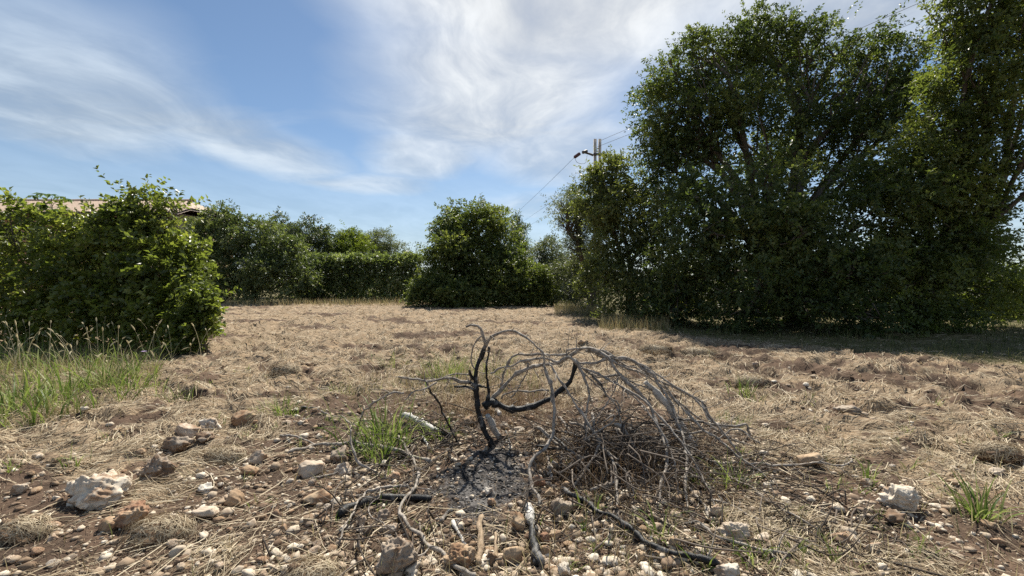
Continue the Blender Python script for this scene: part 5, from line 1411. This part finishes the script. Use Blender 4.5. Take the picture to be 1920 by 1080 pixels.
for sd in (np.array([1, 0.2, 0.0]), np.array([0.1, 1, 0.2])):
    m.add(*ribbon(hp, np.array([[0.3, 1, 1, 0.7, 0.1]]) * 0.011, np.repeat(unit(sd)[None], n, 0)))
tag(m.build('seeding_grass', M['seed']), 'tall grass stalks with pale drooping seed heads before the shrubs', None, None, 'stuff')


def tuft(px, py, wpx, hpx, n, label, wd=0.006, seed=0, mat='grass', spread=0.5, cat='grass tuft', name='grass_tuft'):
    rg = np.random.default_rng(400 + seed)
    c = ground(np.array([float(px)]), np.array([py + hpx * 0.45]))[0]; k = c[1] / RES_F
    rx = wpx * k / 2; h = hpx * k
    P2 = np.stack([c[0] + rg.normal(0, rx * spread, n), c[1] + rg.normal(0, rx * spread * 0.8, n)], 1)
    ang = np.arctan2(P2[:, 1] - c[1], P2[:, 0] - c[0]) + rg.normal(0, 0.7, n)
    bl, _ = blades(rg, on_ground(P2), ang, np.abs(rg.normal(0.38, 0.3, n)), h * rg.uniform(0.4, 1.35, n), wd * 0.75 * rg.uniform(.5, 1.3, n), 5, 1.15, 0.1)
    o = MB().add(*bl).build(name, M[mat], None, c); tag(o, label, cat, 'green grass tufts in the field')


tufts = [
    (722, 792, 105, 80, 150, 'biggest bright green grass clump left of the half burnt log', 0.009), (715, 835, 90, 50, 90, 'low front part clump of green grass over the long brown stick', 0.008),
    (822, 798, 60, 50, 60, 'green grass tuft right of the half burnt log', 0.008), (530, 764, 80, 32, 130, 'small bright patch of fine grass left of the arched stick', 0.005),
    (840, 690, 95, 48, 220, 'thin green patch behind the left arms of the sapling', 0.006), (735, 672, 50, 36, 40, 'green tuft among the dry stalks behind the heap', 0.006),
    (925, 690, 60, 50, 60, 'green grass seen behind the sapling fork', 0.006), (640, 730, 60, 25, 60, 'faint green sprouts in the stones left of the dry stalks', 0.005),
    (340, 738, 60, 30, 60, 'fine green tuft at the edge of the left grass', 0.005), (205, 822, 30, 26, 16, 'small green tuft on the stony bank', 0.006),
    (140, 856, 30, 36, 14, 'thin yellow green sprout above the largest rock', 0.006), (425, 735, 40, 18, 24, 'tiny green sprouts on straw left of the dry stalks', 0.004),
    (1630, 882, 26, 44, 16, 'upright green blades above the pitted whitish rock', 0.007), (1835, 940, 52, 78, 56, 'tall bright green tuft near the right edge', 0.008),
    (1564, 906, 30, 34, 9, 'leaning green blades at the tip of the level stick', 0.009), (1608, 912, 26, 24, 8, 'small green blades left of the pitted rock', 0.007),
    (1402, 730, 60, 34, 60, 'green tuft against a straw clod in the right field', 0.006), (1372, 782, 70, 24, 60, 'thin green patch at the right end of the heap', 0.004),
    (1380, 888, 60, 60, 40, 'yellow green weeds growing through the right of the heap', 0.006), (1318, 892, 40, 40, 24, 'green blades under the right drooping twigs', 0.006),
    (1240, 985, 46, 52, 14, 'arching green blades right of the black branch', 0.009), (1110, 940, 40, 40, 14, 'dark green blades just above the black branch', 0.008),
    (1322, 1044, 30, 56, 10, 'upright green blades at the end of the black branch', 0.009), (1418, 1036, 60, 50, 20, 'broad green blades below the broken pale rock', 0.010),
    (1562, 1036, 26, 40, 9, 'green blades below the flat pale rock', 0.008), (1490, 1018, 40, 30, 12, 'green blades at the lower right beside the thin stick', 0.008),
    (1758, 752, 14, 24, 6, 'lone green sprout in the straw of the right field', 0.006), (1522, 742, 18, 22, 8, 'lone yellowish sprout above the low grey rock', 0.006),
    (30, 740, 110, 80, 70, 'broad leaved green tuft at the left edge', 0.013), (115, 730, 100, 70, 60, 'green tuft of wide blades left of centre in the tall grass', 0.012),
    (200, 700, 110, 70, 80, 'bright green blades under the leafy shrubs', 0.012), (250, 716, 80, 50, 50, 'pale green wide blades at the right end of the tall grass', 0.011),
    (20, 872, 50, 26, 24, 'low green tuft cut by the left edge', 0.006),
]
for q, tfl in enumerate(tufts):
    tuft(*tfl[:5], tfl[5], tfl[6], q)


rg = np.random.default_rng(470); m = MB()                 # weed seedlings sprinkled over soil and straw
px, py = np.concatenate([rg.uniform(1000, 1900, 95), rg.uniform(330, 1000, 55)]), np.concatenate([rg.uniform(800, 1075, 95), rg.uniform(690, 1000, 55)])
for c in ground(px, py):
    if ash_mask(c[0], c[1]) > 0.3:
        continue
    n = int(rg.integers(3, 11)); P2 = c[None, :2] + rg.normal(0, 0.018, (n, 2)); h = rg.uniform(0.03, 0.12)
    bl, _ = blades(rg, on_ground(P2), rg.uniform(0, 6.28, n), np.abs(rg.normal(0.45, 0.35, n)), h * rg.uniform(0.5, 1.3, n), rg.uniform(0.0015, 0.0045, n), 4, 1.1, 0.1)
    m.add(*bl)
tag(m.build('weed_sprouts', M['grass']), 'tiny green weed sprouts sprinkled over soil and straw', None, None, 'stuff')


# straw clods the mower threw up
def clod(px, py, wpx, hpx, label, seed):
    rg = np.random.default_rng(seed); c = ground(np.array([float(px)]), np.array([py + hpx * 0.35]))[0]; k = c[1] / RES_F
    rx, rz = wpx * k / 2, hpx * k * 0.75
    root = empty('straw_clod', c, label, 'straw clod', 'clods of straw and earth')
    V, F = rock_shape(seed, 3, 6, 0.5); V = V * np.array([rx, rx * 0.7, rz * 0.75])
    link_obj('earth', make_mesh('earth', V, F, True), plain_mat('clod_earth', (0.13, 0.082, 0.048), 0.95, 0.35, 30), root)
    n = 700; d = unit(rg.normal(size=(n, 3))); d[:, 2] = np.abs(d[:, 2]); P = d * np.array([rx, rx * 0.7, rz * 0.75]) * rg.uniform(0.75, 1.25, (n, 1))
    tng = unit(np.cross(d, rg.normal(size=(n, 3)) * 0.9 + np.array([0, 1.0, 0.2]))); ln = rg.uniform(0.25, 0.7, n) * rx
    t = np.linspace(-0.5, 0.5, 4)[None, :, None]
    Q = P[:, None] + tng[:, None] * t * ln[:, None, None] + d[:, None] * (0.006 - 0.25 * t ** 2 * ln[:, None, None])
    Vv, Ff = ribbon(Q, np.full((n, 4), 0.0007 + 0.0003 * c[1]), unit(np.cross(tng, d)))
    o = link_obj('straw_cover', make_mesh('straw_cover', Vv, Ff), M['straw'], root); o['kind'] = 'stuff'


clod(585, 1068, 105, 42, 'mossy straw topped clod at the bottom left of centre', 501)
clod(535, 690, 56, 30, 'dark hollow clod of straw in the mid field', 502)
clod(1410, 712, 60, 30, 'brown straw clod behind the green tuft in the right field', 503)
clod(1870, 840, 70, 34, 'rusty straw clod near the right edge', 504)
clod(420, 850, 80, 40, 'straw draped hump right of the broad grey pitted rock', 505)
clod(300, 985, 110, 50, 'straw clump right of the rusty orange stone', 506)
clod(1230, 655, 60, 20, 'straw heap below the dark edge of the tree shade', 507)
clod(1310, 655, 70, 22, 'straw heap in the sun at the shade edge of the big tree', 508)
clod(40, 985, 90, 50, 'brown straw mound at the lower left edge', 509)


# two purple flowers in the left grass
pet = plain_mat('lilac_petals', (0.42, 0.30, 0.58), 0.6, 0.1, 20); stem_m = plain_mat('flower_stem', (0.10, 0.14, 0.04), 0.6, 0.2, 20)
for px, py, d, lab in ((270, 660, 6.9, 'small lilac flower on a stalk before the shrub shade'), (92, 743, 5.3, 'pale lilac flower low in the left grass')):
    h = at(px, py, d); b = np.array([h[0] + 0.05, h[1] + 0.05, 0]); b[2] = float(HZ(b))
    root = empty('flower', b, lab, 'flower', 'lilac flowers in the left grass')
    rg = np.random.default_rng(int(px))
    MB().add(*tube(limb_path(rg, b, h, 8, 0.06), 0.003, 5)).build('stem', stem_m, root, b, True)
    n = 12; a = np.arange(n) * 2 * np.pi / n; ax = unit(np.stack([np.cos(a), np.sin(a), np.full(n, 0.45)], 1))
    MB().add(*leaves(np.repeat(h[None], n, 0), ax, np.repeat([[0, 0, 1.0]], n, 0), np.full(n, 0.045), np.full(n, 0.011))).build('petals', pet, root, b)
